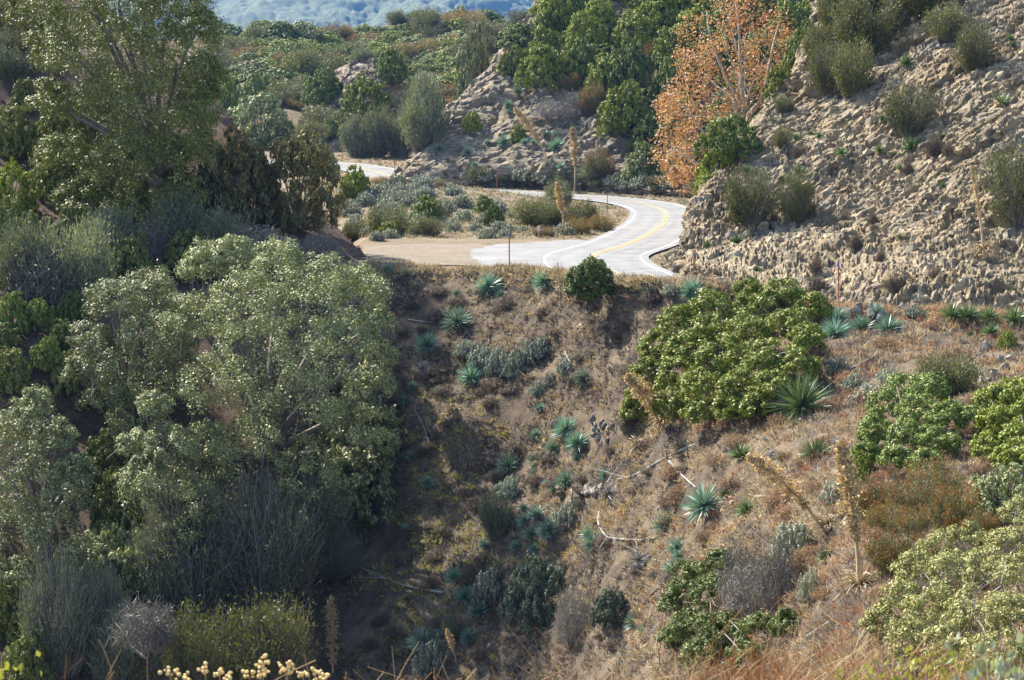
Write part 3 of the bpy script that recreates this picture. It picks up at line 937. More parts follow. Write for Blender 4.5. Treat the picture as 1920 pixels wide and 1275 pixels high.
def plant(kind, box, name, label, cat, group=None, on=None, depth=None, sink=0.08, var=None):
    """box = the plant's outline in the photograph; it stands where the line of sight to its foot meets the ground"""
    x0, y0, x1, y1 = box
    px, py = (x0 + x1) / 2, y1 - 0.06 * (y1 - y0)
    if depth is None:
        q = hit(px, py, on)
        if q is None:
            return None
        pos, nrm, d = q
    else:
        pos, d = W(px, py, depth), depth
    COUNT[kind] = COUNT.get(kind, -1) + 1
    v = (COUNT[kind] if var is None else var) % len(PR[kind])
    wm, hm = (x1 - x0) * d / FPX, (y1 - y0) * d / FPX
    if depth is not None:
        g = down(pos[0], pos[1])
        gap = pos[2] - g[0][2] if g is not None else 0
        if gap > 0.2:
            q = hit(px, py)
            if q is not None and depth - 6 < q[2] < depth * 1.4:     # the foot shows: stand it on the ground seen there
                pos, d = q[0], q[2]
                wm, hm = (x1 - x0) * d / FPX, (y1 - y0) * d / FPX
            else:                                                    # the foot is hidden: reach down to the ground
                pos = g[0]
                hm += gap
    sw, sh = SIZE[kind][v]
    if kind in ('sumac', 'green', 'oakbush', 'oakgreen'): hm = min(hm, wm * 0.92) if depth is None else hm
    return thing(name, label, cat, tuple(pos - np.array([0, 0, sink * hm])), PR[kind][v], group, random.uniform(0, 6.28),
                 (wm / sw, wm / sw, hm * (1 + sink) / sh))

# ------------------------------------------------------------------ big trees, crowns laid out clump by clump
def crown_tree(name, label, cat, lob, d0, deep, mat, leaf, dens, foot=None, bark=None, group=None, terrain=None, per=14, clump=0.17, ragged=0.22,
               twigs=0, droop=0.0, back=True, trunk_r=0.35, lift=0.6, nsub=40):
    """lob: clumps of the crown (px, py, radius px); d0: depth of the crown's middle; deep: half its depth in metres"""
    L = np.array(lob, float)
    c0, r0 = L[:, :2].mean(0), (L[:, :2].max(0) - L[:, :2].min(0)) / 2 + 20
    lobes = []
    for px, py, r in L:
        if terrain:
            q = hit(px, py + r * lift, terrain)
            d = q[2] - r * q[2] / FPX * RNG.uniform(0.1, 1.3)
        else:
            e = 1 - ((px - c0[0]) / r0[0]) ** 2 - ((py - c0[1]) / r0[1]) ** 2
            d = d0 - deep * math.sqrt(max(e, 0)) + RNG.uniform(-.12, .12) * deep
        R = (1.0 if terrain else RNG.uniform(0.68, 0.92)) * r * d / FPX
        lobes.append((W(px, py, d), (R, R * 1.05, R * 0.92)))
        if back and not terrain:
            lobes.append((W(px + RNG.uniform(-10, 10), py + RNG.uniform(-10, 10), 2 * d0 - d + RNG.uniform(0, .3) * deep), (R, R, R * 0.92)))
    cm = np.mean([l[0] for l in lobes], axis=0)
    if foot is None:
        g = down(cm[0], cm[1] if not terrain else cm[1] + 0.5, terrain)
        foot = g[0]
    foot = np.asarray(foot, float)
    if not terrain:
        foot = down(foot[0], foot[1])[0]
    rel = [(l[0] - foot, l[1]) for l in lobes]
    fol = make_mesh('crown', *crown_leaves(rel, 1, leaf, clump, per, ragged, droop, -0.45, nsub + (4 if terrain else 0)), mat)
    tr = []
    ht = cm[2] - foot[2]
    forkp = np.array([0, 0, max(ht * 0.35, 0.2)])
    if not terrain:
        tr.append(tube(catmull(np.array([[0, 0, -0.6], [0.1, 0, ht * 0.15], forkp]), 6, 0), trunk_r * 1.3, trunk_r * 0.9, 8))
    pick = RNG.permutation(len(rel))[:26]
    tr += limbs(forkp if not terrain else np.array([0, 0, -0.2]), [rel[i][0] for i in pick], trunk_r * 0.5, trunk_r * 0.1, 5)
    parts = [('crown', fol), ('trunk', make_mesh('trunk', *merge(tr), bark or M['bark']))]
    if twigs:
        A, B = [], []
        for i in range(twigs):
            c, r = rel[RNG.integers(len(rel))]
            dd = sphere_dirs(1, -0.6)[0]
            a = c + dd * r * RNG.uniform(0.85, 1.05)
            A.append(a)
            B.append(a + np.array([RNG.normal() * .35, RNG.normal() * .35, -RNG.uniform(0.4, 1.7)]))
        parts.append(('hanging_twigs!', make_mesh('hanging_twigs', *ribbons(np.array(A), np.array(B), np.full(twigs, 0.018), -0.05), M['twig'])))
    return thing(name, label, cat, tuple(foot), parts, group)

LH = ['wooded_hillside', 'hillside']
crown_tree('oak_tree', 'largest grey-green oak filling the gully, sunlit top and bare hanging twigs', 'tree',
    [(390, 500, 55), (440, 480, 42), (525, 492, 50), (600, 530, 70), (675, 545, 62), (705, 610, 50), (450, 560, 90), (560, 590, 95), (380, 610, 80), (650, 640, 85),
     (480, 660, 95), (600, 700, 105), (700, 720, 50), (540, 780, 110), (660, 800, 75), (420, 740, 90), (460, 860, 95), (570, 890, 85), (650, 890, 62), (715, 840, 35), (380, 840, 70), (420, 930, 70), (705, 670, 50)],
    109.5, 6.5, M['oak'], 0.07, 900, W(500, 960, 111), None, None, None, 92, 0.32, 0.22, 420, 0.3, True, 0.5)
crown_tree('oak_tree', 'grey-green oak with sunlit top between the largest oak and the blue-green bushes', 'tree',
    [(215, 575, 60), (290, 560, 62), (165, 640, 45), (210, 680, 72), (280, 640, 70), (300, 720, 72), (200, 745, 65), (250, 790, 60), (150, 700, 40), (330, 670, 50)],
    112, 4.5, M['oak'], 0.07, 900, W(240, 850, 114), None, None, None, 92, 0.32, 0.22, 90, 0.2, True, 0.35)
crown_tree('oak_tree', 'small grey-green oak clump in front of the largest oak, bright left edge', 'tree',
    [(292, 765, 34), (262, 835, 42), (320, 840, 52), (300, 920, 75), (255, 900, 42), (375, 950, 60), (340, 1000, 60), (280, 880, 45)],
    103, 3.0, M['oak'], 0.067, 950, W(320, 1040, 105), None, None, None, 92, 0.32, 0.22, 60, 0.2, True, 0.25)
crown_tree('oak_tree', 'grey-green oak below the brown bank, its crown cut off by the picture edge', 'tree',
    [(60, 765, 48), (35, 820, 70), (100, 825, 50), (60, 905, 80), (125, 935, 60), (95, 1010, 80), (30, 1000, 75), (175, 1050, 60), (140, 880, 40), (-40, 850, 80), (-40, 980, 90), (190, 1110, 55), (60, 1090, 70)],
    104, 4.5, M['oak'], 0.067, 950, W(80, 1130, 105), None, None, None, 92, 0.32, 0.22, 70, 0.2, True, 0.35)
crown_tree('oak_tree', 'tall dark green oak standing on the shaded hillside before the blue mountain', 'tree',
    [(a_, b_, c_ * 1.22) for a_, b_, c_ in [(130, 15, 75), (225, 0, 85), (320, 20, 72), (365, 55, 42), (100, 80, 52), (150, 110, 75), (250, 110, 85), (330, 120, 72), (385, 140, 33), (200, 190, 70), (290, 200, 85), (365, 215, 45),
     (245, 265, 60), (335, 265, 52), (180, -60, 80), (290, -60, 80), (330, -10, 60), (215, 60, 70), (390, 180, 26), (120, 300, 55), (200, 330, 65), (300, 320, 65), (365, 290, 45), (250, 390, 60), (150, 380, 55), (90, 190, 50), (330, 390, 50), (60, 30, 50), (270, 60, 70), (310, 170, 60)]],
    134, 5.8, M['oakdark'], 0.088, 900, down(*W(290, 300, 134)[:2])[0], None, None, None, 95, 0.34, 0.24, 110, 0.1, True, 0.5)
SLO = ['hillside']
crown_tree('sumac_shrub', 'largest billowy yellow-green shrub on the slope under the rock cut', 'shrub',
    [(1405, 548, 30), (1468, 560, 42), (1525, 580, 34), (1335, 585, 44), (1410, 590, 42), (1275, 615, 46), (1340, 632, 46), (1400, 635, 48), (1475, 618, 46), (1512, 645, 38),
     (1235, 655, 38), (1292, 665, 46), (1350, 685, 50), (1430, 680, 52), (1495, 690, 42), (1215, 700, 34), (1265, 712, 44), (1322, 730, 48), (1392, 738, 50), (1450, 735, 42), (1203, 748, 32), (1258, 765, 38), (1312, 775, 36), (1372, 772, 38), (1418, 765, 32), (1190, 775, 26)],
    95, 3, M['sumac'], 0.075, 1500, None, None, None, SLO, 78, 0.27, 0.1, 0, 0, False, 0.12, 0.75)
crown_tree('sumac_shrub', 'billowy green shrub on the rusty slope above the orange-tipped bushes', 'shrub',
    [(1700, 735, 40), (1745, 738, 38), (1662, 768, 40), (1720, 780, 44), (1775, 785, 40), (1820, 790, 34), (1640, 815, 36), (1700, 825, 42), (1760, 835, 40), (1622, 855, 28), (1680, 862, 32), (1735, 865, 30)],
    80, 2, M['sumac2'], 0.055, 1700, None, None, None, SLO, 78, 0.27, 0.1, 0, 0, False, 0.1, 0.75)
crown_tree('sumac_shrub', 'yellow-green shrub cut by the picture edge beside the billowy green shrub', 'shrub',
    [(1862, 755, 36), (1905, 745, 40), (1945, 780, 45), (1870, 795, 38), (1912, 825, 40), (1850, 842, 34), (1890, 865, 30), (1950, 850, 40)],
    78, 2, M['sumac'], 0.055, 1700, None, None, None, SLO, 85, 0.28, 0.12, 40, 0, False, 0.1, 0.75)
crown_tree('scrub_oak', 'pale olive scrub oak spreading behind the near dry grass', 'shrub',
    [(1765, 1035, 42), (1812, 1022, 42), (1722, 1075, 44), (1788, 1085, 52), (1850, 1078, 50), (1888, 1025, 40), (1915, 965, 36), (1925, 1080, 55), (1692, 1135, 44), (1750, 1155, 55), (1832, 1155, 58),
     (1905, 1165, 55), (1702, 1205, 46), (1780, 1225, 55), (1865, 1235, 58), (1940, 1010, 50), (1650, 1170, 32)],
    44, 2, M['scruboak'], 0.033, 2600, None, None, None, SLO, 85, 0.3, 0.18, 160, 0, False, 0.07, 0.75)
crown_tree('sumac_shrub', 'dark green shrub spreading beside the bare grey bush', 'shrub',
    [(1292, 1085, 40), (1345, 1065, 36), (1272, 1135, 36), (1332, 1120, 44), (1292, 1180, 40), (1352, 1188, 48), (1425, 1195, 46), (1478, 1175, 34), (1322, 1235, 46), (1405, 1245, 46), (1260, 1200, 30)],
    68, 2, M['sumac2'], 0.05, 1700, None, None, None, SLO, 85, 0.28, 0.12, 60, 0, False, 0.08, 0.75)
crown_tree('sumac_shrub', 'compact dark green round shrub on the lip of the slope by the road', 'shrub',
    [(1108, 505, 26), (1085, 520, 24), (1132, 518, 24), (1105, 530, 30), (1078, 545, 20), (1130, 545, 24), (1105, 555, 20)],
    109, 1.2, M['sumac2'], 0.06, 2200, W(1108, 572, 111.5), None, None, None, 85, 0.28, 0.1, 0, 0, True, 0.07)
# sycamore
syl = [(1370, 20, 40), (1330, 65, 38), (1400, 60, 44), (1450, 65, 30), (1315, 110, 34), (1362, 110, 44), (1430, 110, 36), (1330, 160, 44), (1292, 170, 34), (1272, 215, 30), (1335, 210, 44), (1400, 165, 40),
       (1282, 260, 38), (1262, 300, 30), (1300, 300, 34), (1322, 250, 40), (1375, -5, 36), (1350, -35, 36), (1440, 150, 28), (1250, 195, 22), (1285, 330, 24), (1255, 330, 18)]
RNG = np.random.default_rng(31)
foot = np.array(W(1372, 408, 181))
foot = down(foot[0], foot[1])[0]
rel = []
for px, py, r in syl:
    d = 178 + RNG.uniform(-4.5, 4.5)
    rel.append((W(px, py, d) - foot, (r * d / FPX,) * 3))
    d = 181 + RNG.uniform(-3, 5)
    rel.append((W(px + RNG.uniform(-15, 15), py + RNG.uniform(-15, 15), d) - foot, (r * d / FPX,) * 3))
sycl = make_mesh('crown', *crown_leaves(rel, 1, 0.12, 0.5, 40, 0.35, 0.2, -1, 12, 0.45), M['syc'])
wl = lambda pts, d: catmull(np.array([W(a, b, d + k) - foot for k, (a, b) in enumerate(pts)]), 16, 0)
tr = [tube(wl([(1372, 412), (1392, 300), (1396, 225), (1388, 130), (1386, 60), (1380, 0)], 179), 0.36, 0.06, 8),
      tube(wl([(1392, 300), (1384, 225), (1372, 185), (1345, 162), (1320, 140)], 178), 0.26, 0.05, 6),
      tube(wl([(1394, 270), (1405, 215), (1428, 185), (1440, 130), (1452, 75), (1462, 40)], 179), 0.3, 0.05, 6),
      tube(wl([(1390, 200), (1350, 120), (1330, 60), (1325, 20)], 179), 0.16, 0.04, 5),
      tube(wl([(1388, 290), (1330, 260), (1300, 220), (1270, 190)], 177), 0.18, 0.04, 5),
      tube(wl([(1385, 320), (1320, 310), (1280, 290), (1255, 270)], 177), 0.16, 0.04, 5)]
tr += limbs(wl([(1396, 225), (1390, 200)], 179)[0], [rel[i][0] for i in range(0, 44, 2)], 0.07, 0.02, 4)
thing('sycamore_tree', 'sycamore in orange autumn leaf with pale trunks, behind the rock cut', 'tree', tuple(foot), [('crown', sycl), ('trunk', make_mesh('trunk', *merge(tr), M['sycbark']))])

# ------------------------------------------------------------------ shrubs
def many(kind, boxes, name, label, cat='shrub', group=None, on=None, depth=None, **kw):
    out = []
    for i, b in enumerate(boxes):
        lb = label if isinstance(label, str) else label[i]
        o = plant(kind, b, name, lb, cat, group or (lb if len(boxes) > 1 and isinstance(label, str) else None), on, depth, **kw)
        out.append(o)
    return out
CL = ['cliff']
HI = ['scrub_hill']
many('olive', [(1363, 325, 1453, 420)], 'olive_shrub', 'loose olive shrub low on the rock cut, left of the dense oval shrub', on=CL)
many('olive', [(1458, 330, 1527, 418)], 'olive_shrub', 'dense oval olive shrub low on the rock cut', on=CL, var=1)
many('olive', [(1845, 285, 1970, 425)], 'olive_shrub', 'large olive shrub on the rock cut, cut off by the picture edge', on=CL)
many('olive', [(1660, 168, 1750, 250)], 'olive_shrub', 'open olive shrub alone in the middle of the rock cut', on=CL)
many('olive', [(1785, 50, 1862, 135), (1735, 15, 1818, 78)], 'olive_shrub', 'one of two olive shrubs side by side high on the rock cut', group='pair of olive shrubs high on the rock cut', on=CL)
many('olive', [(1515, 85, 1572, 172), (1555, 85, 1638, 180), (1505, 50, 1565, 110), (1560, -10, 1690, 100), (1530, -45, 1592, 60), (1600, -70, 1720, 30), (1680, -60, 1790, 30)], 'olive_shrub',
     'olive shrub in the thicket on the top edge of the rock cut', group='olive thicket on the rock cut', on=CL)
many('olive', [(1452, 182, 1490, 212), (1450, 243, 1484, 278)], 'olive_shrub', 'small round olive shrub on the left shoulder of the rock cut', on=CL)
many('scrub', [(1484, 270, 1515, 297), (1733, 250, 1770, 292), (1590, 435, 1620, 465), (1516, 480, 1545, 512), (1655, 515, 1690, 542), (1640, 465, 1662, 490), (1515, 515, 1552, 548),
               (1765, 268, 1790, 290), (1690, 300, 1716, 322), (1880, 268, 1905, 290), (1845, 330, 1870, 352), (1625, 395, 1650, 418), (1440, 395, 1460, 412), (1740, 500, 1765, 522)], 'dry_tuft',
     'small brown dry tuft on the rock cut', 'tuft', on=CL)
many('sumac', [(1305, 258, 1396, 352)], 'round_shrub', 'rounded green shrub behind the edge of the rock cut, below the sycamore', depth=142)
many('green', [(1308, 222, 1425, 292)], 'round_shrub', 'broad green shrub at the foot of the pale sycamore trunks', depth=147)
many('sumac', [(1305, 330, 1362, 374)], 'round_shrub', 'low green shrub on the lower edge of the rock cut by the road', depth=140)
many('sumac', [(1432, 128, 1488, 192)], 'round_shrub', 'small bright green shrub on the edge of the rock cut right of the sycamore', depth=152)
many('green', [(1465, 85, 1525, 155), (1485, 45, 1535, 112)], 'round_shrub', 'green shrub behind the top edge of the rock cut', depth=158)
hill_s = [(932, 78, 990, 145), (988, 45, 1060, 122), (975, 92, 1062, 165), (1010, -25, 1092, 52), (1060, 30, 1142, 104), (1095, 108, 1182, 172), (1085, 5, 1162, 72), (1150, 30, 1242, 104),
          (1188, -15, 1292, 62), (1120, 158, 1217, 252), (1215, 58, 1302, 132), (1258, 15, 1332, 92), (1402, -20, 1472, 52), (1440, 10, 1522, 82), (1160, -65, 1262, 12), (1500, -45, 1562, 42), (1290, -40, 1380, 30)]
hill_g = [(1055, 80, 1132, 152), (1140, 88, 1227, 168), (1220, 118, 1302, 192), (1180, 200, 1252, 292), (1330, -25, 1422, 62), (1450, 58, 1512, 132), (1300, 60, 1402, 152), (1240, 178, 1322, 262), (1020, -75, 1122, 2),
          (1178, 270, 1242, 332), (1390, 60, 1470, 140), (1250, 250, 1330, 340), (1000, 20, 1050, 70), (1340, 150, 1420, 230), (1300, 250, 1360, 330)]
many('sumac', hill_s, 'round_shrub', 'bright yellow-green rounded shrub covering the hill above the rocky spur', group='yellow-green shrubs on the scrub hill', on=HI)
many('green', hill_g, 'round_shrub', 'deep green rounded shrub covering the hill above the rocky spur', group='deep green shrubs on the scrub hill', on=HI)
fillh = []
for i in range(1500):
    px, py = RNG.uniform(945, 1540), RNG.uniform(-30, 300)
    if py > np.interp(px, [945, 1000, 1100, 1180, 1240, 1540], [120, 150, 165, 270, 300, 300]) or (py < 60 and px < 1010): continue
    q = hit(px, py, HI)
    if q is None or any((q[0][0] - o[0]) ** 2 + (q[0][1] - o[1]) ** 2 + (q[0][2] - o[2]) ** 2 < 12 for o in fillh): continue
    fillh.append(q[0])
for q in fillh[:110]:
    g_ = RNG.random() < 0.45
    kd = 'green' if g_ else 'sumac'
    r = RNG.uniform(1.8, 3.1)
    thing('round_shrub', 'deep green rounded shrub covering the hill above the rocky spur' if g_ else 'bright yellow-green rounded shrub covering the hill above the rocky spur', 'shrub', tuple(q - np.array([0, 0, 0.4])), PR[kd][int(RNG.integers(4))],
          'deep green shrubs on the scrub hill' if g_ else 'yellow-green shrubs on the scrub hill', RNG.uniform(0, 6.28), (r, r, r * RNG.uniform(0.8, 1.1)))
many('rust', [(1050, 138, 1102, 168), (1085, 160, 1132, 215), (1140, 140, 1182, 175), (1190, 88, 1225, 130), (1215, 80, 1262, 122), (1120, 215, 1150, 240), (1205, 135, 1250, 180), (1235, 30, 1262, 62)], 'rust_shrub',
     'rust-brown shrub among the green shrubs of the scrub hill', on=HI)
many('oakbush', [(943, 95, 987, 142)], 'grey_shrub', 'pale grey-green shrub at the top of the rocky spur', on=HI)
many('sumac', [(866, 210, 902, 246), (955, 232, 990, 268)], 'round_shrub', 'small green shrub on the bare rocky spur', on=HI)
many('oakbush', [(1165, 285, 1238, 347)], 'grey_shrub', 'grey-green shrub on the road verge beside the sycamore', depth=243)
many('wand', [(1088, 305, 1132, 342)], 'pale_shrub', 'pale upright shrub at the foot of the hill by the far road', depth=252)
many('rust', [(1100, 282, 1150, 332)], 'rust_shrub', 'dark red-brown shrub at the foot of the scrub hill', on=HI)
many('dead', [(1000, 190, 1060, 225), (1050, 175, 1110, 220), (1040, 205, 1090, 240)], 'dead_shrub', 'bare grey shrub on the shaded side of the rocky spur', on=HI)
many('wand', [(743, 150, 838, 282)], 'wand_shrub', 'tall upright olive shrub at the left end of the rocky spur', depth=276)
many('oakbush', [(848, 62, 932, 180)], 'grey_tree', 'grey-green tree behind the rocky spur', 'tree', depth=330)
many('oakbush', [(425, 188, 557, 280)], 'grey_tree', 'pale grey-green round tree left of the pale hillock', 'tree', depth=270)
many('sumac', [(640, 152, 737, 224)], 'round_shrub', 'bright yellow-green dome shrub in front of the pale hillock', depth=318)
many('green', [(566, 136, 642, 198)], 'round_shrub', 'dark green dome shrub on the left flank of the pale hillock', depth=326)
many('olive', [(545, 92, 648, 172)], 'olive_shrub', 'big soft olive shrub behind the pale hillock', depth=352)
many('green', [(700, 98, 768, 160)], 'round_shrub', 'dark shrub on the right shoulder of the pale hillock', on=['pale_hillock'])
many('wand', [(655, 92, 702, 124), (735, 148, 768, 172)], 'grey_shrub', 'small grey shrub on the crest of the pale hillock', depth=346)
many('olive', [(565, 203, 655, 245)], 'olive_shrub', 'low olive shrub at the foot of the pale hillock', depth=316)
many('olive', [(552, 230, 618, 280)], 'olive_shrub', 'soft olive shrub above the far bend, left of the grey wands', depth=303)
many('green', [(598, 226, 642, 260)], 'round_shrub', 'small dark green shrub above the far bend', depth=304)
many('wand', [(640, 222, 700, 298), (675, 212, 735, 300), (715, 222, 780, 298)], 'wand_shrub', 'grey-green whippy shrub standing along the far road', depth=303, group='whippy shrubs along the far road')
many('oakbush', [(560, 262, 636, 340)], 'grey_shrub', 'grey-green shrub between the brown-olive thicket and the far road', depth=262)
many('green', [(448, 146, 528, 204), (400, 160, 460, 230), (395, 195, 440, 250)], 'round_shrub', 'dark green shrub above the pale grey-green round tree', depth=335)
RNG = np.random.default_rng(555)
spots = {}
for i in range(1600):
    px, py = RNG.uniform(395, 1010), RNG.uniform(38, 205)
    q = hit(px, py, ['ridge'])
    if q is None: continue
    if any((q[0][0] - o[0]) ** 2 + (q[0][1] - o[1]) ** 2 < (3.0 + q[2] * 0.003) ** 2 for o in spots.values()): continue
    spots[i] = q[0]
kinds = [('sumac', 'round_shrub', 'bright yellow-green shrub in the scrub of the far ridge'), ('green', 'round_shrub', 'dark green shrub in the scrub of the far ridge'), ('rust', 'rust_shrub', 'rust-brown shrub in the scrub of the far ridge'),
         ('olive', 'olive_shrub', 'olive shrub in the scrub of the far ridge'), ('oakbush', 'grey_shrub', 'pale grey-green shrub in the scrub of the far ridge')]
for q in list(spots.values())[:290]:
    kd = kinds[RNG.choice(5, p=[0.36, 0.26, 0.13, 0.13, 0.12])]
    r = RNG.uniform(3.0, 5.4)
    v = int(RNG.integers(9)) % len(PR[kd[0]])
    thing(kd[1], kd[2], 'shrub', tuple(q - np.array([0, 0, 0.3])), PR[kd[0]][v], kd[2].split(' shrub')[0] + ' shrubs on the far ridge', RNG.uniform(0, 6.28), (r, r, r * RNG.uniform(0.65, 0.95)))
# island inside the bend and the far verge
IS = ['road_verge']
many('sumac', [(638, 308, 700, 374), (632, 345, 672, 382)], 'round_shrub', 'bright green shrub at the left end of the scrub island', on=IS)
many('green', [(770, 372, 832, 424), (890, 368, 926, 402), (905, 385, 947, 427)], 'round_shrub', 'dark green shrub on the scrub island inside the bend', on=IS)
many('olive', [(690, 392, 772, 442), (955, 374, 1052, 428), (768, 410, 832, 444), (1060, 380, 1120, 432), (640, 415, 690, 452), (1000, 385, 1060, 430)], 'olive_shrub', 'soft olive shrub on the scrub island inside the bend', on=IS)
many('sumac', [(705, 418, 752, 446)], 'round_shrub', 'low yellow-green shrub beside the dirt turnout', on=IS)
many('rust', [(1062, 412, 1110, 442), (1105, 405, 1152, 436), (1000, 425, 1040, 444), (700, 335, 735, 350), (800, 338, 850, 352)], 'rust_shrub', 'low red-brown shrub on the scrub island inside the bend', on=IS)
bx = []
for i in range(110):
    px, py = RNG.uniform(640, 1130), RNG.uniform(345, 452)
    if py < 345 + (px - 850) * 0.12 + (8 if px < 850 else 34) or py > 452 - max(0, px - 1040) * 0.25: continue
    wd = RNG.uniform(22, 46)
    bx.append((px - wd / 2, py - wd * 0.55, px + wd / 2, py))
many('greysage', bx[0::2], 'sage_shrub', 'grey sage clump on the scrub island inside the bend', on=IS)
many('sage', bx[1::2], 'sage_shrub', 'pale sage clump on the scrub island inside the bend', on=IS)
bx = []
for i in range(34):
    px = RNG.uniform(880, 1310)
    py = np.interp(px, [880, 1000, 1310], [347, 350, 362]) + RNG.uniform(-14, 0)
    wd = RNG.uniform(24, 44)
    bx.append((px - wd / 2, py - wd * 0.5, px + wd / 2, py))
many('olive', bx[0::2], 'olive_shrub', 'low olive shrub along the verge behind the far road', on=['scrub_hill'])
many('sage', bx[1::2], 'sage_shrub', 'pale sage clump along the verge behind the far road', on=['scrub_hill'])
many('wand', [(1022, 342, 1072, 392)], 'pale_shrub', 'feathery pale shrub at the tip of the scrub island', on=IS)
# left hillside
WH = ['wooded_hillside']
many('wand', [(-10, 92, 62, 152), (-30, 60, 20, 120)], 'wand_shrub', 'pale green whippy shrub left of the tall dark oak', on=WH)
many('oakgreen', [(60, 175, 200, 310), (130, 165, 215, 250), (20, 130, 80, 210)], 'oak_bush', 'sunlit oak bush under the left side of the tall dark oak', on=WH)
many('sumac', [(-30, 285, 72, 410)], 'round_shrub', 'bright yellow-green shrub on the shaded hillside, cut by the picture edge', on=WH)
many('oakgreen', [(150, 270, 290, 390), (260, 270, 360, 380), (-20, 190, 70, 290), (60, 280, 170, 370), (-40, 380, 60, 470), (200, 340, 300, 430)], 'oak_bush', 'dark oak bush on the shaded hillside below the tall dark oak', on=WH)
many('brownlobe', [(365, 262, 520, 425), (470, 268, 642, 440), (330, 330, 440, 435)], 'brown_thicket', ['purplish-brown thicket below the dull reddish shrub', 'largest brown-olive thicket, next to the dirt turnout', 'low brown-olive thicket at the foot of the tall dark oak'], group='brown thicket above the oaks', depth=136)
many('rust', [(380, 255, 460, 330), (215, 290, 260, 330)], 'rust_shrub', 'dull reddish shrub at the top of the brown-olive thicket', depth=133)
many('wand', [(268, 368, 385, 460), (0, 425, 120, 560), (80, 430, 215, 575), (150, 400, 270, 500), (380, 400, 480, 500)], 'wand_shrub', 'grey-green whippy shrub in the shade above the oaks', on=WH)
many('dead', [(20, 470, 180, 570), (240, 420, 330, 500), (430, 430, 560, 510), (560, 440, 640, 500)], 'dead_shrub', 'bare grey tangle in the shade above the oaks', on=WH)
many('green', [(-15, 552, 62, 625), (45, 550, 105, 622), (58, 605, 122, 700), (108, 535, 165, 605), (90, 590, 150, 660)], 'round_shrub', 'blue-green shrub beside the brown bank left of the oaks', on=WH)
many('oakgreen', [(-30, 470, 60, 545), (60, 500, 150, 560), (120, 460, 220, 540), (200, 450, 300, 540), (300, 440, 400, 520), (-40, 610, 40, 660), (400, 430, 470, 500), (0, 400, 90, 470), (100, 390, 200, 460)], 'oak_bush', 'dark oak bush crowding the shaded bank behind the oaks', on=WH)
many('brown', [(-25, -15, 75, 75), (10, 60, 70, 110)], 'brown_thicket', 'brown thicket on the hillside top beside the tall dark oak', on=WH)
many('oakgreen', [(150, 800, 260, 910), (170, 890, 300, 1010), (-30, 1090, 80, 1190), (0, 1180, 110, 1300), (90, 640, 170, 740), (-20, 660, 60, 730)], 'oak_bush', 'dark oak bush filling the shady gap between the oaks', on=WH)
many('bigwand', [(270, 930, 460, 1180), (390, 920, 620, 1170), (500, 900, 660, 1060), (560, 1000, 680, 1080)], 'wand_shrub', ['whippy grey-green bush between the small oak clump and the largest oak trunk', 'largest whippy grey-green bush, under the middle of the largest oak', 'whippy grey-green bush under the drooping skirt of the largest oak', 'smallest whippy grey-green bush, beside the dark bent branch'], group='whippy bushes at the foot of the largest oak', depth=100)
many('bigwand', [(55, 1060, 180, 1270), (140, 1080, 240, 1240), (170, 1150, 330, 1300)], 'wand_shrub', ['tallest whippy bush in the lower gully, next to the edge-cut oak', 'narrow whippy bush squeezed between two others in the lower gully', 'low whippy bush just behind the cream dried flowers'], group='whippy bushes of the lower gully', depth=93)
many('olive', [(430, 1135, 590, 1300), (320, 1150, 450, 1300)], 'olive_shrub', ['dark olive bush beside the upright brown seed plume', 'dark olive bush rising right behind the cream dried flowers'], group='olive bushes of the lower gully', depth=92)
many('dead', [(210, 1130, 330, 1220), (255, 1160, 330, 1220)], 'dead_shrub', 'bare grey tangle in the lower gully under the oaks', depth=91)
many('oakbush', [(-40, 1060, 90, 1200), (150, 1000, 290, 1120), (560, 820, 760, 960), (600, 740, 760, 880)], 'oak_bush', ['low oak skirt below the oak that the picture edge cuts', 'low oak skirt between the edge-cut oak and the small oak clump', 'lowest leafy oak skirt hanging over the slope beside the largest oak', 'leafy oak skirt on the side of the largest oak facing the yuccas'], group='oak skirts in the gully', depth=103)
# middle of the slope
many('darkteal', [(950, 1058, 1074, 1178)], 'round_shrub', 'dark teal rounded shrub beside the drooping grey dead twigs', on=SLO)
many('dead', [(1036, 1105, 1112, 1222)], 'dead_shrub', 'drooping grey dead twigs between the dark teal shrub and a green shrub', on=SLO)
many('darkteal', [(1108, 1110, 1182, 1172)], 'round_shrub', 'small green shrub right of the drooping grey dead twigs', on=SLO)
many('wand', [(895, 932, 962, 1005), (828, 1160, 862, 1202)], 'wand_shrub', 'small smoky olive shrub on the yellowish slope', on=SLO)
many('dead', [(1345, 1020, 1432, 1140), (1400, 1018, 1498, 1150), (1355, 1060, 1460, 1160)], 'dead_shrub', ['bare grey bush under the fallen pale plume', 'largest bare grey domed bush, beside the pale sage shrub', 'low bare grey twigs in front of the bare domed bush'], group='bare grey bushes', on=SLO)
many('sage', [(1440, 985, 1532, 1062), (1495, 1068, 1542, 1132)], 'sage_shrub', 'pale sage shrub behind the bare grey domed bush', on=SLO)
many('rust', [(1600, 905, 1690, 975), (1660, 895, 1760, 975), (1740, 920, 1850, 1005), (1800, 960, 1870, 1020), (1700, 868, 1800, 935), (1620, 950, 1700, 1005), (1690, 955, 1770, 1015)], 'rust_shrub', 'olive shrub with orange-brown tips below the billowy green shrub', on=SLO)
many('rust', [(1630, 1000, 1735, 1082)], 'rust_shrub', 'darkest rust-red shrub above the scrub oak', on=SLO, var=1)
many('oakbush', [(1818, 880, 1945, 975)], 'grey_shrub', 'soft grey-green shrub between the orange-tipped bushes and the picture edge', on=SLO)
many('sumac', [(1590, 838, 1645, 902)], 'round_shrub', 'small bright green shrub at the lower end of the billowy green shrub', on=SLO)
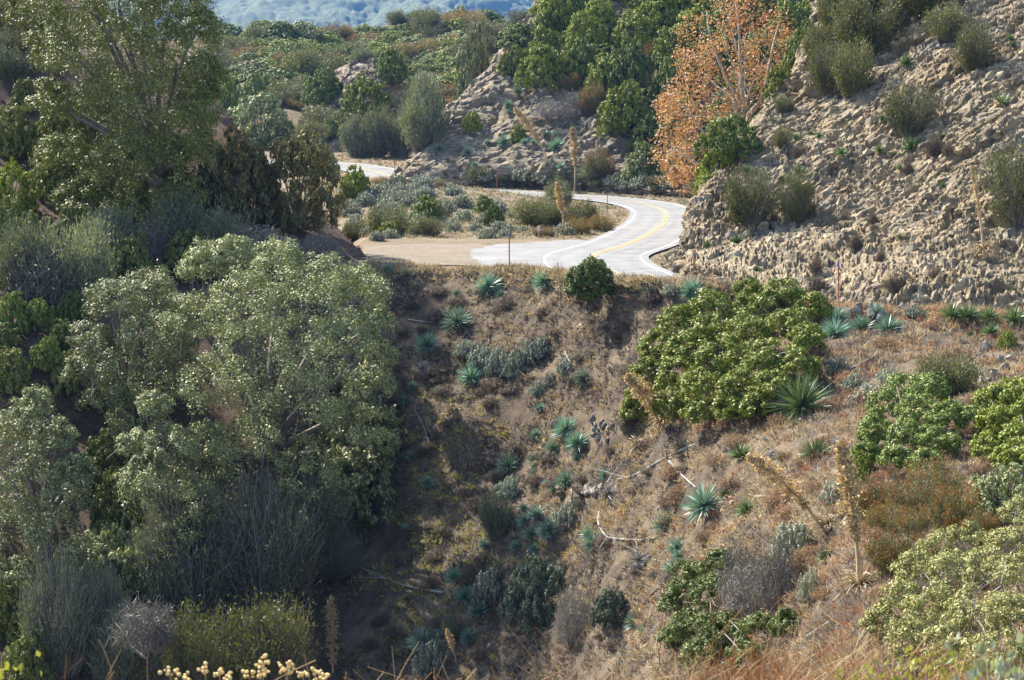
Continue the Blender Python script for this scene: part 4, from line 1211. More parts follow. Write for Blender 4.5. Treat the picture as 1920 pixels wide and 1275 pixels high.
many('olive', [(1715, 668, 1845, 745)], 'olive_shrub', 'soft olive shrub behind the billowy green shrub on the rusty slope', on=SLO)
many('sumac', [(1870, 618, 1905, 655)], 'round_shrub', 'tiny yellow-green shrub below the roadside yuccas', on=SLO)
many('greysage', [(852, 640, 900, 668), (878, 648, 932, 684), (905, 655, 962, 700), (940, 662, 990, 704), (968, 642, 1020, 682), (990, 632, 1040, 668)], 'sage_shrub', 'grey sage clump in the wavy patch at mid slope', on=SLO)
many('greysage', [(1042, 672, 1085, 700), (885, 1068, 952, 1126), (1035, 945, 1092, 985), (930, 895, 982, 932), (775, 1200, 845, 1262), (990, 715, 1030, 740), (1018, 700, 1048, 722)], 'sage_shrub', 'lone grey sage clump among the yuccas of the slope', on=SLO)
many('sage', [(1580, 700, 1625, 730), (1550, 670, 1590, 700), (1600, 720, 1660, 745), (1640, 690, 1690, 718), (1540, 905, 1590, 940), (1490, 640, 1530, 665), (1690, 570, 1735, 592), (1590, 940, 1640, 975), (1240, 530, 1275, 552), (1180, 525, 1215, 545)], 'sage_shrub',
     'pale sage clump on the rusty right-hand slope', on=SLO)
rb = []
for i in range(130):
    px, py = RNG.uniform(1250, 1930), RNG.uniform(590, 1130)
    if py < 600 + max(0, 1550 - px) * 0.75: continue
    wd = RNG.uniform(34, 62)
    rb.append((px - wd / 2, py - wd * 0.4, px + wd / 2, py))
many('buck', rb, 'buckwheat', 'low russet buckwheat clump on the right-hand slope', on=SLO)
bb = []
for i in range(150):
    px, py = RNG.uniform(690, 1290), RNG.uniform(535, 1240)
    wd = RNG.uniform(26, 52)
    bb.append((px - wd / 2, py - wd * 0.36, px + wd / 2, py))
many('scrub', bb, 'dry_scrub', 'low dark dry scrub clump on the slope between yuccas', on=SLO)

# ------------------------------------------------------------------ yuccas
def yuccas(lst, label, group=None, kind='yucca', on=None):
    for px, py, w_ in lst:
        q = hit(px, py + w_ * 0.22, on)
        if q is None: continue
        r = w_ * q[2] / FPX / 1.6 * random.uniform(0.88, 1.15)
        up = Vector((q[1] * 0.6 + np.array([0, -0.25, 0.5]))).normalized()
        COUNT[kind] = COUNT.get(kind, -1) + 1
        rot = up.to_track_quat('Z', 'Y') @ Vector((0, 0, 1)).rotation_difference(Vector((0, 0, 1)))
        from_mathutils = Matrix.Rotation(random.uniform(0, 6.28), 3, 'Z').to_quaternion()
        thing('yucca', label, 'yucca', tuple(q[0] - q[1] * 0.08 * r), PR[kind][COUNT[kind] % len(PR[kind])], group or (label if len(lst) > 1 else None), scale=r, tilt=rot @ from_mathutils)
mid = [(765, 510, 17), (915, 532, 50), (940, 552, 22), (856, 548, 17), (770, 555, 15), (823, 583, 12), (859, 600, 52), (802, 642, 47), (885, 703, 48), (1095, 705, 37), (822, 730, 17), (773, 723, 18), (760, 750, 25),
       (1013, 762, 25), (1063, 802, 47), (1085, 827, 47), (1040, 837, 36), (1005, 813, 22), (955, 870, 42), (1005, 857, 28), (1003, 872, 20), (1000, 885, 15), (1083, 858, 20), (802, 902, 28), (760, 898, 20), (772, 853, 26),
       (1063, 898, 38), (1042, 912, 30), (1023, 905, 14), (1135, 888, 30), (952, 920, 30), (982, 950, 22), (1007, 962, 36), (987, 973, 36), (947, 963, 28), (1033, 990, 46), (998, 997, 36), (908, 1019, 20), (968, 1022, 25),
       (1003, 1027, 24), (1107, 997, 38), (1115, 1015, 40), (762, 987, 20), (853, 1078, 38), (873, 1115, 38), (897, 1143, 40), (882, 1192, 36), (1193, 1165, 36), (1203, 1185, 38), (1270, 1022, 40), (1275, 1040, 28), (1262, 1062, 38), (1087, 1210, 16), (1250, 978, 50)]
yuccas(mid, 'blue-green yucca rosette on the dry central slope', on=SLO)
yuccas([(792, 1198, 56)], 'wide blue yucca rosette beside a grey sage clump low on the slope', on=SLO)
yuccas([(793, 487, 44), (728, 502, 26), (1022, 522, 52), (1163, 535, 30), (1217, 553, 44), (1297, 542, 44)], 'yucca rosette along the lip of the slope below the road', on=SLO)
yuccas([(1327, 940, 70)], 'large yucca rosette with long blades at the end of a grey stalk', on=SLO)
yuccas([(1360, 925, 26), (1403, 953, 42), (1390, 850, 42), (1530, 848, 66), (1552, 1040, 38), (1465, 855, 26)], 'green yucca rosette on the rusty slope below the largest billowy shrub', kind='yucca_g', on=SLO)
yuccas([(1507, 755, 98)], 'biggest dark yucca with drooping blades right below the largest billowy shrub', kind='yucca_g', on=SLO)
yuccas([(1565, 622, 54), (1572, 592, 42), (1613, 613, 48), (1643, 582, 42), (1665, 612, 58), (1627, 575, 18)], 'yucca in the crowded row right of the largest billowy shrub', on=SLO)
yuccas([(1785, 588, 42), (1815, 588, 44), (1852, 592, 40), (1903, 593, 58), (1858, 622, 34), (1818, 625, 15), (1733, 588, 19)], 'yucca on the rusty bank below the rock cut near the picture edge', kind='yucca_g', on=SLO)
yuccas([(1702, 115, 26), (1875, 190, 42), (1850, 120, 20), (1655, 220, 20), (1648, 280, 22), (1713, 273, 38), (1578, 285, 27), (1767, 257, 16), (1770, 347, 20), (1497, 320, 24), (1398, 320, 22), (1520, 250, 14), (1537, 253, 15),
        (1688, 315, 16), (1893, 70, 18), (1900, 83, 16), (1677, 288, 14), (1383, 450, 32), (1419, 504, 18), (1403, 482, 13), (1327, 458, 18), (1527, 525, 17), (1687, 442, 18), (1900, 543, 14), (1491, 257, 19), (1600, 300, 12)],
       'small dark green yucca tuft clinging to the rock cut', kind='yucca_g', on=CL)
yuccas([(953, 195, 18), (968, 170, 24), (955, 210, 13), (945, 263, 28), (915, 267, 15), (983, 265, 18), (1000, 265, 16), (1042, 272, 33), (1023, 250, 19), (1038, 253, 19), (823, 277, 21), (878, 283, 18), (890, 307, 14), (1052, 312, 18), (1070, 237, 22), (1082, 240, 14)],
       'small yucca tuft on the rocky spur behind the far road', on=HI)
yuccas([(722, 350, 21), (723, 372, 18)], 'small yucca on the scrub island near its left end', on=IS)
# dead rosettes
def dead_rosettes(lst, kind, label, group=None, on=SLO):
    for px, py, w_ in lst:
        q = hit(px, py + w_ * 0.25, on)
        r = w_ * q[2] / FPX / 1.7
        COUNT[kind] = COUNT.get(kind, -1) + 1
        up = Vector((q[1] * 0.7 + np.array([0, -0.3, 0.3]))).normalized()
        thing('dead_yucca', label, 'dead yucca', tuple(q[0] - q[1] * 0.05 * r), PR[kind][COUNT[kind] % 3], group or (label if len(lst) > 1 else None), scale=r, tilt=up.to_track_quat('Z', 'Y'))
dead_rosettes([(795, 685, 48)], 'greyyucca', 'pale collapsed dead yucca just below two round yuccas near the oak')
dead_rosettes([(1198, 830, 52)], 'deadyucca', 'straw-coloured flopped yucca left of the round straw rosette')
dead_rosettes([(1148, 920, 52)], 'greyyucca', 'dark grey dead yucca heap above the curved grey branch')
dead_rosettes([(1318, 822, 34)], 'greyyucca', 'small grey dead yucca under the lower edge of the largest billowy shrub')
dead_rosettes([(1205, 1045, 58)], 'greyyucca', 'straw and grey dead yucca below the curved grey branch')
dead_rosettes([(958, 1050, 32), (848, 1103, 36), (905, 1195, 26), (1005, 868, 20)], 'deadyucca', 'small straw-coloured dead yucca star on the yellowish slope')
dead_rosettes([(1570, 828, 34), (1450, 850, 32), (1620, 1085, 38)], 'greyyucca', 'grey withered yucca on the right-hand slope')
dead_rosettes([(1505, 985, 44)], 'deadyucca', 'straw dead yucca behind the pale sage shrub')
# stalks with plumes
def stalk(px0, py0, px1, py1, label, lean=0.0, bend=(0, 0), rosette=None, plume=0.3, pr=0.085, mat=None, on=SLO, depth=None):
    if depth:
        b, d = W(px0, py0, depth), depth
        b = down(b[0], b[1])[0]
    else:
        q = hit(px0, py0, on)
        b, d = q[0], q[2]
    tip = W(px1, py1, d + lean)
    L = np.linalg.norm(tip - b)
    parts = [stalk_parts(b, tip, RT * bend[0] * L + UP * bend[1] * L, 0.014 * L, plume, pr * L, mat or M['plume'])]
    e = thing('dead_yucca', label, 'dead yucca', tuple(b), parts)
    if rosette:
        for nm, me in PR[rosette][0]:
            c = mesh_obj(nm, me, e)
            k = 0.2 * L
            c.scale = (k, k, k)
    return e
stalk(1240, 805, 1176, 705, 'tilted brown seed plume with round straw rosette beside the largest billowy shrub', -3.0, (0.05, 0.04), 'deadyucca', 0.22, 0.13)
stalk(1550, 1000, 1405, 855, 'long leaning seed plume pointing to the grey stalk with large yucca', -0.6, (0.06, 0.02), 'deadyucca', 0.25, 0.12)
stalk(1612, 1120, 1576, 832, 'tall upright straw seed plume rising above the near grass', -0.3, (0.03, 0), 'deadyucca', 0.3, 0.1)
stalk(624, 1268, 620, 1120, 'upright brown seed plume at the edge of the dark gully', 0, (0.01, 0), None, 0.1, 0.11)
stalk(1031, 308, 966, 205, 'pale leaning seed plume on the rocky spur', -1, (0.05, 0.03), None, 0.3, 0.1, None, HI)
stalk(1077, 337, 1073, 240, 'pale upright seed plume by the far road', 0, (0.03, 0), None, 0.35, 0.1, None, None, 254)
stalk(1057, 436, 1044, 345, 'feathery seed plume at the tip of the scrub island', 0, (0.03, 0), None, 0.35, 0.12, None, IS)
stalk(1845, 482, 1821, 312, 'slender straw stalk standing on the rock cut with a straw rosette', -0.3, (0.02, 0), 'deadyucca', 0.35, 0.055, None, CL)
stalk(856, 1245, 838, 1180, 'short straw plume near the wide blue yucca', 0, (0.02, 0), None, 0.3, 0.12)
stalk(1340, 1098, 1412, 1042, 'fallen pale plume lying over the bare grey domed bush', -0.8, (0, 0.03), None, 0.3, 0.06)
stalk(1050, 575, 1046, 492, 'grey upright dead stalk on the lip beside the compact round shrub', 0, (0.02, 0), None, 0.05, 0.035, M['greyblade'])
# fallen branches
def branch(pts, r, label, forks=3):
    W3 = []
    for px, py in pts:
        q = hit(px, py, SLO)
        W3.append(q[0] + q[1] * r * 0.9)
    W3 = np.array(W3)
    b = W3[0]
    c = catmull(W3 - b, 12, 0) if len(W3) > 2 else np.linspace(W3[0] - b, W3[1] - b, 8)
    o = [tube(c, r, r * 0.5, 6)]
    e = thing('fallen_branch', label, 'branch', tuple(b), [('limb', make_mesh('limb', *o[0], M['log']))])
    for k in range(forks):
        i = len(c) - 1 - (k % 4)
        a = c[i]
        d = (c[-1] - c[0]) * 0.16 + RNG.normal(size=3) * 0.12 * np.linalg.norm(c[-1] - c[0])
        mesh_obj('side_twig', make_mesh('side_twig', *tube(np.array([a, a + d * 0.5 + np.array([0, 0, 0.05]), a + d]), r * 0.45, r * 0.15, 4), M['log']), e)
    return e
branch([(1325, 828), (1285, 842), (1240, 865), (1195, 890), (1160, 900)], 0.065, 'long grey stalk lying from the small grey yucca down the slope')
branch([(1256, 865), (1278, 890), (1306, 916)], 0.06, 'straight grey stalk ending at the large long-bladed yucca', 0)
branch([(1131, 945), (1124, 975), (1130, 995), (1142, 1010)], 0.075, 'curved grey branch hanging below the dark grey yucca heap')
branch([(1142, 1010), (1170, 1012), (1206, 1013)], 0.055, 'level grey branch running right from the curved one')
branch([(1140, 906), (1152, 888), (1168, 868)], 0.05, 'short pale stick above the dark grey yucca heap', 1)
branch([(805, 832), (796, 802), (778, 768)], 0.06, 'pale forked branch lying near the right side of the largest oak', 4)
branch([(832, 1112), (790, 1105), (750, 1095), (690, 1072)], 0.07, 'dark long branch lying left of the small straw star', 4)
branch([(766, 600), (792, 604), (818, 606)], 0.05, 'straight grey stick just right of the largest oak crown', 0)
branch([(1060, 660), (1072, 688), (1068, 716)], 0.045, 'small upright grey stick beside the wavy sage patch', 2)
branch([(1174, 1102), (1196, 1074)], 0.04, 'short grey stick above the small green shrub', 0)
branch([(1204, 1136), (1222, 1114), (1246, 1094)], 0.04, 'thin grey stick between the small green shrub and the dark spreading shrub', 1)
branch([(636, 985), (662, 1035), (673, 1070)], 0.06, 'dark bent branch at the edge of the gully shade', 2)
branch([(1515, 1195), (1560, 1165), (1602, 1138)], 0.045, 'pale stick under the tall upright seed plume', 2)
branch([(1556, 712), (1600, 690), (1640, 668)], 0.05, 'thin grey stalk lying across the russet slope', 1)
branch([(1420, 932), (1475, 930)], 0.045, 'short grey log under the leaning seed plume', 2)
branch([(1350, 1000), (1372, 985), (1392, 968)], 0.05, 'pale broken branch beside the green yucca', 4)

# ------------------------------------------------------------------ rocks
def rock_mesh(seed, mat, sx=1, sy=1, sz=1):
    r = np.random.default_rng(seed)
    bm = bmesh.new()
    for v in r.normal(size=(14, 3)):
        v = v / np.linalg.norm(v) * r.uniform(0.7, 1.0)
        bm.verts.new((v[0] * sx, v[1] * sy, v[2] * sz))
    bmesh.ops.convex_hull(bm, input=bm.verts)
    for v in [v for v in bm.verts if not v.link_faces]:
        bm.verts.remove(v)
    me = bpy.data.meshes.new('rock')
    bm.to_mesh(me)
    bm.free()
    me.materials.append(mat)
    return me
RK = [rock_mesh(300 + i, M['rock'], 1.5, 0.7, 0.75) for i in range(7)]
GK = [rock_mesh(320 + i, M['greyrock'], 1.2, 0.9, 0.75) for i in range(5)]
RNG = np.random.default_rng(98)
def put_rocks(n, box, on, meshes, size, parent, accept=lambda px, py: True):
    k, tries = 0, 0
    while k < n and tries < n * 8:
        tries += 1
        px, py = RNG.uniform(box[0], box[2]), RNG.uniform(box[1], box[3])
        if not accept(px, py): continue
        q = hit(px, py)
        if q is None: continue
        if hit(px, py, on) is None or abs(hit(px, py, on)[2] - q[2]) > 0.01: continue
        o = mesh_obj('rock', meshes[RNG.integers(len(meshes))], parent)
        s_ = RNG.uniform(*size) * (1 if RNG.random() < 0.85 else 1.7)
        o.location = tuple(q[0] - q[1] * 0.15 * s_)
        o.scale = (s_, s_ * RNG.uniform(0.8, 1.2), s_ * RNG.uniform(0.7, 1.2))
        o.rotation_euler = (RNG.normal() * 0.5, -0.85 + RNG.normal() * 0.35, RNG.normal() * 0.6)
        k += 1
put_rocks(290, (1260, -10, 1920, 575), CL, RK, (0.14, 0.42), cliff)
hillo = bpy.data.objects['scrub_hill']
put_rocks(110, (770, 120, 1180, 345), HI, RK, (0.2, 0.5), hillo, lambda px, py: py > 330 - (px - 760) * 1.0 and py > 130)
slopeo = bpy.data.objects['hillside']
def rockpile(label, cx, cy, w_, n, name='rock_pile', mats=GK, sz=(0.1, 0.28)):
    q0 = hit(cx, cy, SLO) or hit(cx, cy + 8, SLO)
    e = thing(name, label, 'rocks', tuple(q0[0]), [])
    for i in range(n):
        px, py = cx + RNG.normal() * w_ * 0.3, cy + RNG.normal() * w_ * 0.16
        q = hit(px, py, SLO)
        if q is None: continue
        s_ = RNG.uniform(*sz)
        o = mesh_obj('rock', mats[RNG.integers(len(mats))], e)
        o.location = tuple(q[0] - q0[0] + q[1] * s_ * 0.3)
        o.scale = (s_,) * 3
        o.rotation_euler = tuple(RNG.uniform(0, 6, 3))
rockpile('low heap of pale boulders on the lip above the crowded yucca row', 1635, 570, 90, 34, sz=(0.15, 0.4))
rockpile('grey rubble patch right of the mid-slope yucca trio', 1128, 800, 60, 26)
rockpile('pale tan boulder outcrop among yuccas near the curved branch', 1076, 930, 42, 9, 'boulder_outcrop', RK, (0.25, 0.5))
rockpile('grey rubble beside the pale tan boulder outcrop', 1108, 922, 36, 16)
rockpile('grey boulders lying below the roadside yuccas by the picture edge', 1860, 690, 130, 30, sz=(0.12, 0.35))
rockpile('dark rubble on the bare soil under the orange marker pole', 950, 525, 60, 16)
rockpile('pale broken rocks behind the darkest rust-red shrub', 1590, 965, 50, 12, mats=RK, sz=(0.12, 0.26))
put_rocks(170, (700, 540, 1900, 1230), SLO, RK + GK, (0.05, 0.17), slopeo)

# ------------------------------------------------------------------ marker poles, road furniture
def cyl(r, h, sides=8, r1=None):
    return tube(np.array([[0, 0, 0], [0, 0, h * 0.5], [0, 0, h]]), r, r1 or r, sides)
pole_me = make_mesh('post', *cyl(0.038, 2.1), M['orange'])
tape = tube(np.array([[0, 0, 1.98], [0, 0, 2.05], [0, 0, 2.12], [0, 0, 2.125]]), 0.044, 0.04, 8)
cap_b = make_mesh('cap', *tape, M['blue'])
cap_o = make_mesh('cap', *tape, M['orange'])
def pole(px, py, label, d=None, top=None, blue=True, on=None):
    if d:
        b = W(px, py, d)
        g = down(b[0], b[1])[0]
        py = py + (b[2] - g[2]) * FPX / d
        b = g
    else:
        q = hit(px, py, on)
        b, d = q[0], q[2]
    h = (py - top) * d / FPX / 2.1
    e = thing('marker_pole', label, 'pole', tuple(b - np.array([0, 0, 0.15])), [('post', pole_me), ('cap', cap_b if blue else cap_o)], 'orange marker poles along the road', 0, (1, 1, h + 0.07))
    e.rotation_euler = (random.uniform(-.02, .02), random.uniform(-.03, .03), 0)
pole(955, 505, 'orange marker pole at the near edge of the paved turnout', None, 440, True, SLO)
pole(1300, 521, 'orange marker pole in the yellow grass at the foot of the rock cut', 118, 477)
pole(1573, 552, 'orange marker pole with blue top against the rock cut', 109.5, 492)
pole(1057, 437, 'orange marker pole on the island beside the feathery plume', 158, 396)
pole(1139, 391, 'orange marker pole on the inside of the upper bend', 212, 362, False)
pole(740, 335, 'orange marker pole left of the rocky spur', 262, 303, False)
pole(932, 338, 'orange marker pole under the rocky spur behind the road', 258, 317, False)
pole(1042, 353, 'orange marker pole by the far road below the upright plume', 253, 334, False)
pole(642, 296, 'orange marker pole beside the far road at its left end', 298, 270, False)
pole(836, 195, 'orange marker pole half hidden behind the rocky spur', 300, 175, False)
def box_mesh(name, sx, sy, sz, mat, z0=0.0, bev=0.01):
    bm = bmesh.new()
    bmesh.ops.create_cube(bm, size=1)
    for v in bm.verts:
        v.co = (v.co.x * sx, v.co.y * sy, (v.co.z + 0.5) * sz + z0)
    bmesh.ops.bevel(bm, geom=list(bm.edges), offset=bev, segments=1, affect='EDGES')
    me = bpy.data.meshes.new(name)
    bm.to_mesh(me)
    bm.free()
    me.materials.append(mat)
    return me
pad = [('post', box_mesh('post', 0.06, 0.04, 1.0, M['metal'])), ('reflector_panel', box_mesh('reflector_panel', 0.2, 0.03, 0.42, M['white'], 0.62))]
for px, py, d, lb in ((1514, 556, 108.5, 'white roadside marker paddle left of the blue-topped pole'), (1567, 566, 107, 'thin white marker post at the foot of the blue-topped pole'), (1010, 432, 162, 'tiny white marker paddle on the island edge')):
    thing('marker_paddle', lb, 'marker', tuple(down(*W(px, py, d)[:2])[0] - np.array([0, 0, 0.05])), pad, None, 0.1, (0.6 if 'thin' in lb else 1, 1, 1))
sg = [('panel', box_mesh('panel', 1.5, 0.05, 1.9, M['metal'], 1.6)), ('post', box_mesh('post', 0.14, 0.1, 3.4, M['woodpost']))]
sfoot = hit(810, 215, ['ridge'])[0]
e = thing('road_sign', 'grey back of a road sign on two posts behind the tall upright shrub', 'sign', tuple(sfoot), [sg[0]], None, 0.25)
for sx in (-0.6, 0.6):
    c = mesh_obj('post', sg[1][1], e)
    c.location = (sx, 0.09, 0)

# ------------------------------------------------------------------ dry grass and litter (nobody could count it)
RNG = np.random.default_rng(4242)
def sample(sheet, n, keep=(-60, -40, 1980, 1320), dmin=14):
    P, N = sheet
    c = (P[:-1, :-1] + P[1:, 1:]) / 2
    px, py, d = project(c)
    area = np.linalg.norm(np.cross(P[1:, :-1] - P[:-1, :-1], P[:-1, 1:] - P[:-1, :-1]), axis=-1)
    ok = (px > keep[0]) & (px < keep[2]) & (py > keep[1]) & (py < keep[3]) & (d > dmin)
    wgt = (area * ok / np.maximum(d, 20) ** 1.2).ravel()
    i = RNG.choice(len(wgt), n, p=wgt / wgt.sum())
    r, q = np.unravel_index(i, c.shape[:2])
    u, v = RNG.random((2, n, 1))
    Q = P[r, q] * (1 - u) * (1 - v) + P[r + 1, q] * u * (1 - v) + P[r, q + 1] * (1 - u) * v + P[r + 1, q + 1] * u * v
    return Q, N[r, q], d[r, q]
def tufts(name, Q, N, d, colour, length, blades, label=None, spread=0.75, width=0.024):
    n = len(Q)
    o = RNG.normal(size=(n, blades, 3)) * np.array([1, 1, 0.35]) * spread + N[:, None] * 0.55 + np.array([0, 0, 0.55])
    o = unit(o) * (length[:, None] * RNG.uniform(0.5, 1.2, (n, blades)))[..., None]
    base = Q[:, None] + RNG.normal(size=(n, blades, 3)) * np.array([1, 1, 0.1]) * (length * 0.28)[:, None, None] - N[:, None] * 0.03
    tip = base + o
    tip[..., 2] -= 0.18 * np.linalg.norm(o[..., :2], axis=-1)
    s_ = unit(np.cross(o, RNG.normal(size=o.shape))) * (width * (d / 90.0))[:, None, None]
    V = np.stack([base - s_, base + s_, tip], 2).reshape(-1, 3)
    F = np.arange(len(V)).reshape(-1, 3)
    c = (colour[:, None] * RNG.uniform(0.7, 1.3, (n, blades, 1)))
    c = np.repeat(c.reshape(-1, 3), 3, axis=0)
    return tag(mesh_obj(name, make_mesh(name, V, F, M['grass'], col=c)), label, kind='stuff')
def pick(cols, wts):
    cols = np.array(cols)
    wts = np.maximum(np.array(wts).T, 1e-4)
    cw = np.cumsum(wts / wts.sum(1, keepdims=True), axis=1)
    k = (RNG.random((len(wts), 1)) > cw).sum(1).clip(0, len(cols) - 1)
    return cols[k], k
Q, N, d = sample(HS, 36000)
px, py, _ = project(Q)
patch = fbm(Q * 0.28, 3, 300)
patch2 = fbm(Q * 0.6 + 9, 3, 310)
bare = fbm(Q * 0.45 + 30, 3, 320) < np.where(d > 75, -0.42, -0.9)
Q, N, d, px, py, patch, patch2 = (v[~bare] for v in (Q, N, d, px, py, patch * 1.5, patch2 * 1.3))
right = np.clip((px - 1180 + (py - 700) * 0.15) / 200, 0, 1)
moss = np.exp(-((px - 800 - (1000 - py) * 0.15) / 110) ** 2 - ((py - 1020) / 170) ** 2)
gold = np.exp(-((px - 1150) / 170) ** 2 - ((py - 930) / 170) ** 2)
col, kk = pick([(0.33, 0.26, 0.165), (0.165, 0.135, 0.11), (0.085, 0.07, 0.06), (0.36, 0.33, 0.07), (0.33, 0.15, 0.075), (0.5, 0.4, 0.23), (0.42, 0.29, 0.1), (0.3, 0.28, 0.25)],
           [0.5 + 0.6 * patch.clip(0), 0.5 - 0.4 * patch, (0.5 - 0.9 * patch2) * (1 - right * .6), moss * 3.5, right * (0.3 + patch2), right * (0.6 + patch), gold * (0.6 + patch2) + 0.06, 0.12 + 0.1 * patch2])
tufts('dry_grass', Q, N, d, col, RNG.uniform(0.14, 0.5, len(Q)) * np.where(kk == 2, 0.9, 1), 9)
Q, N, d = sample(WS, 5000)
col, kk = pick([(0.12, 0.085, 0.06), (0.07, 0.05, 0.04), (0.2, 0.14, 0.08)], np.ones((3, len(Q))))
tufts('hillside_grass', Q, N, d, col, RNG.uniform(0.2, 0.5, len(Q)), 9)
Q, N, d = sample(VS, 22000, (560, 290, 1960, 620), 100)
# keep the carriageway and the turnout clear
dd = np.min(np.linalg.norm(Q[:, None, :2] - path[None, ::3], axis=2), axis=1)
px, py, _ = project(Q)
ok = (dd > 4.2) & ~((px > 660) & (px < 1140) & (py > 448)) & (RNG.random(len(Q)) < 0.85)
Q, N, d = Q[ok], N[ok], d[ok]
col, kk = pick([(0.45, 0.36, 0.2), (0.3, 0.23, 0.14), (0.2, 0.2, 0.09), (0.28, 0.15, 0.085), (0.26, 0.27, 0.19)], np.array([0.7, 0.8, 1.1, 0.35, 0.8])[:, None] * np.ones(len(Q)))
tufts('verge_grass', Q, N, d, col, RNG.uniform(0.2, 0.55, len(Q)), 9)
# yellow grass along the lip of the slope and at the cliff foot
Q, N, d = sample(HS, 40000, (620, 470, 1960, 640), 60)
py0 = np.interp(project(Q)[0], LIP[:, 0], LIP[:, 1])
ok = (project(Q)[1] < py0 + 9 + RNG.exponential(9, len(Q))) & (project(Q)[1] > py0 - 6)
Q, N, d = Q[ok][:5000], N[ok][:5000], d[ok][:5000]
col, kk = pick([(0.5, 0.4, 0.22), (0.36, 0.27, 0.16), (0.38, 0.2, 0.11), (0.3, 0.28, 0.15)], np.stack([np.ones(len(Q)), np.ones(len(Q)), (Q[:, 0] > 12) * 2.2 + 0.1, np.ones(len(Q)) * 0.5]))
tufts('lip_grass', Q, N, d, col, RNG.uniform(0.2, 0.62, len(Q)), 10)

# ------------------------------------------------------------------ near grass, dried flowers, succulent leaves
def stem_ribbon(tip, base, bend, r):
    c = catmull(np.array([base, base + (tip - base) * 0.5 + bend * 0.5, base + (tip - base) * 0.85 + bend * 0.45, tip]), 9, 0)
    return tube(c, r, r * 0.45, 4)
Vs, Fs, Cs, off = [], [], [], 0
def add_stem(px, py, d, lean, r, colr):
    global off
    tip = W(px, py, d)
    base = np.array([tip[0] + lean * 0.5, tip[1] + RNG.uniform(-.15, .15), 0])
    g = down(base[0], base[1], SLO)
    base[2] = (g[0][2] if g else -2.2) - 0.02
    v, f = stem_ribbon(tip, base, np.array([-lean * 0.4 + RNG.normal() * 0.05, RNG.normal() * 0.05, 0.06 * abs(lean)]), r)
    Vs.append(v); Fs.append(f + off); off += len(v)
    Cs.append(np.tile(np.array(colr) * RNG.uniform(0.75, 1.25), (len(v), 1)))
ORG = [(0.46, 0.28, 0.12), (0.55, 0.39, 0.2), (0.42, 0.22, 0.09), (0.58, 0.45, 0.26)]
for px, py in [(1335, 1135), (1372, 1150), (1412, 1112), (1445, 1056), (1516, 1105), (1545, 1046), (1786, 1085), (1862, 1085), (1874, 1168), (1815, 1170), (1393, 1140), (1460, 1125), (1495, 1110), (1640, 1118), (1675, 1135),
               (125, 1230), (186, 1200), (156, 1234), (227, 1218), (276, 1232), (215, 1258), (735, 1212), (786, 1202), (838, 1228), (952, 1176), (1004, 1176), (1045, 1205), (1090, 1172), (1100, 1175), (1170, 1206), (1236, 1165), (1120, 1218), (570, 1225), (592, 1238)]:
    add_stem(px, py, RNG.uniform(3.6, 5.2), RNG.normal() * 0.45, 0.0012, ORG[RNG.integers(4)])
for i in range(1000):
    px = RNG.uniform(1230, 1935) if RNG.random() < 0.8 else RNG.uniform(640, 1250)
    top = np.interp(px, [640, 1100, 1300, 1450, 1700, 1920], [1250, 1235, 1205, 1165, 1165, 1200])
    add_stem(px, top + RNG.uniform(0, 1) ** 0.7 * (1330 - top), RNG.uniform(3.2, 6.0), RNG.normal() * 0.6, RNG.uniform(0.0008, 0.0016), ORG[RNG.integers(4)])
for i in range(260):
    px = RNG.uniform(1340, 1480) if RNG.random() < .7 else RNG.uniform(1480, 1900)
    add_stem(px, RNG.uniform(1205, 1330), RNG.uniform(3.4, 5.0), RNG.normal() * 0.15, 0.0014, (0.38, 0.16, 0.07))
near_g = mesh_obj('near_grass', make_mesh('near_grass', np.concatenate(Vs), np.concatenate(Fs), M['stem'], col=np.concatenate(Cs)))
tag(near_g, kind='stuff')
for heads, lb in (([(318, 1262), (345, 1270)], 'cream dried flower cluster beside the reddish stems'), ([(385, 1255), (413, 1263), (428, 1272)], 'cream dried flower cluster with three low heads'),
                  ([(466, 1265), (492, 1250), (497, 1237), (486, 1262)], 'tallest cream dried flower cluster at the bottom of the gully view'), ([(540, 1248), (536, 1256), (567, 1262), (592, 1262), (602, 1270)], 'cream dried flower cluster with a pair of heads to one side')):
    d = RNG.uniform(4.0, 4.6)
    b = W(np.mean([h_[0] for h_ in heads]), 1275, d)
    g = down(b[0], b[1], SLO)
    foot = np.array([b[0], b[1], (g[0][2] if g else -2.2) - 0.02])
    e = thing('dried_flower', lb, 'flower', tuple(foot), [])
    for hx, hy in heads:
        t_ = W(hx, hy, d + RNG.uniform(-.05, .05)) - foot
        mesh_obj('stem', make_mesh('stem', *stem_ribbon(t_, np.zeros(3), np.array([RNG.normal() * 0.03, 0, 0]), 0.0018), M['stalk']), e)
        bm = bmesh.new()
        for k in range(9):
            c = t_ + RNG.normal(size=3) * np.array([0.0085, 0.006, 0.005])
            bmesh.ops.create_icosphere(bm, subdivisions=1, radius=RNG.uniform(0.003, 0.0055), matrix=Matrix.Translation(Vector(c)))
        me = bpy.data.meshes.new('flower_head')
        bm.to_mesh(me); bm.free()
        me.materials.append(M['flower'])
        mesh_obj('flower_head', me, e)
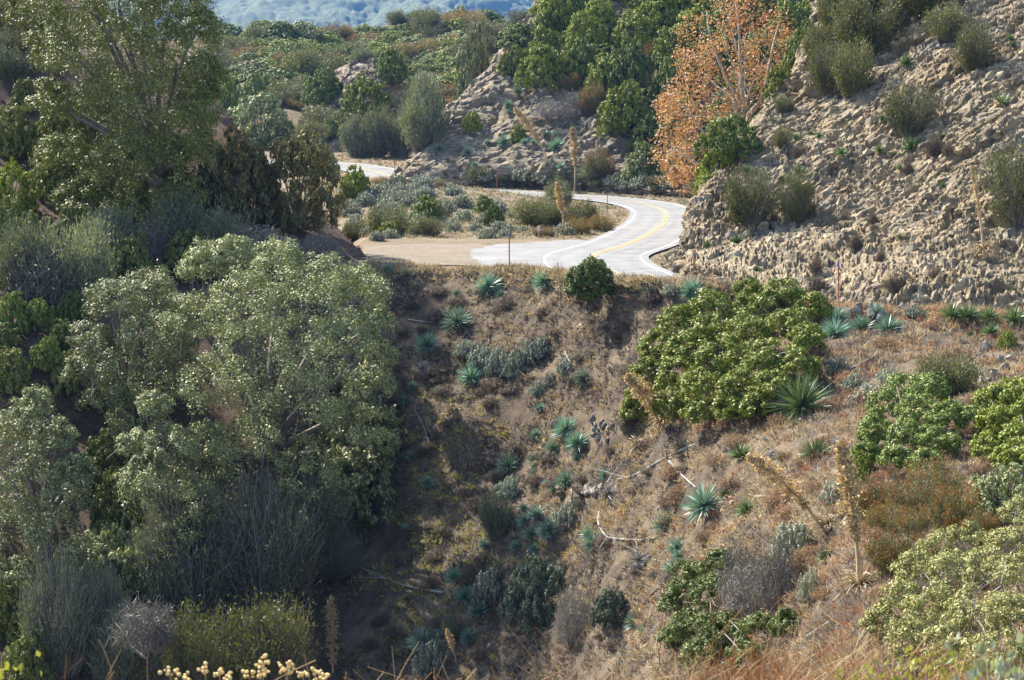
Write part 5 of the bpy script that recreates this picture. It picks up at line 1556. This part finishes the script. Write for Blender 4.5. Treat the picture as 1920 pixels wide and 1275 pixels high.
def round_leaf_bush(pts, d, leaf, mat, name, label, cat):
    b = W(pts[0][0], 1290, d)
    g = down(b[0], b[1], SLO)
    foot = np.array([b[0], b[1], (g[0][2] if g else -2.2) - 0.02])
    Pn, stems = [], []
    for px, py, n in pts:
        c = W(px, py, d) - foot
        q = c + RNG.normal(size=(n, 3)) * np.array([0.03, 0.03, 0.02])
        Pn.append(q)
        stems.append(stem_ribbon(c, np.zeros(3), RNG.normal(size=3) * 0.03, 0.0025))
    Pn = np.concatenate(Pn)
    V, F = leaf_quads(Pn, unit(RNG.normal(size=Pn.shape) + np.array([0, -0.8, 0.2])), leaf * RNG.uniform(.7, 1.2, len(Pn)), 0.7, RNG.normal(size=Pn.shape) * 0.4 + np.array([0, 0, 1]))
    me = make_mesh('leaves', V, F, mat)
    thing(name, label, cat, tuple(foot), [('leaves', me), ('stems', make_mesh('stems', *merge(stems), M['stalk']))])
round_leaf_bush([(1895, 1245, 16), (1870, 1262, 14), (1840, 1245, 8), (1915, 1262, 14), (1838, 1228, 5)], 3.6, 0.012, M['jade'], 'succulent', 'pale round-leaved plant in the near right corner', 'plant')
round_leaf_bush([(1700, 1262, 30), (1760, 1255, 40), (1820, 1262, 40), (1640, 1270, 24), (1580, 1275, 20)], 3.9, 0.008, M['jade_y'], 'leafy_herb', 'yellow-green leafy herb in the near dry grass', 'plant')
round_leaf_bush([(2, 1222, 6), (-6, 1268, 10), (4, 1262, 6)], 3.8, 0.01, M['jade_y'], 'leafy_herb', 'yellow herb tip peeking in at the near left corner', 'plant')

# ------------------------------------------------------------------ haze
bm = bmesh.new()
bmesh.ops.create_cube(bm, size=1)
for v in bm.verts:
    v.co = (v.co.x * 14000, (v.co.y + 0.5) * 7400 - 900, (v.co.z + 0.5) * 620 - 130)
me = bpy.data.meshes.new('haze')
bm.to_mesh(me); bm.free()
m = bpy.data.materials.new('haze_air')
m.use_nodes = True
t = m.node_tree
for n_ in list(t.nodes):
    if n_.type == 'BSDF_PRINCIPLED': t.nodes.remove(n_)
pv = t.nodes.new('ShaderNodeVolumePrincipled')
pv.inputs['Color'].default_value = (0.13, 0.34, 0.8, 1)
pv.inputs['Density'].default_value = 0.00007
pv.inputs['Anisotropy'].default_value = 0.0
t.links.new(pv.outputs['Volume'], [n_ for n_ in t.nodes if n_.type == 'OUTPUT_MATERIAL'][0].inputs['Volume'])
me.materials.append(m)
tag(mesh_obj('haze', me), kind='stuff')
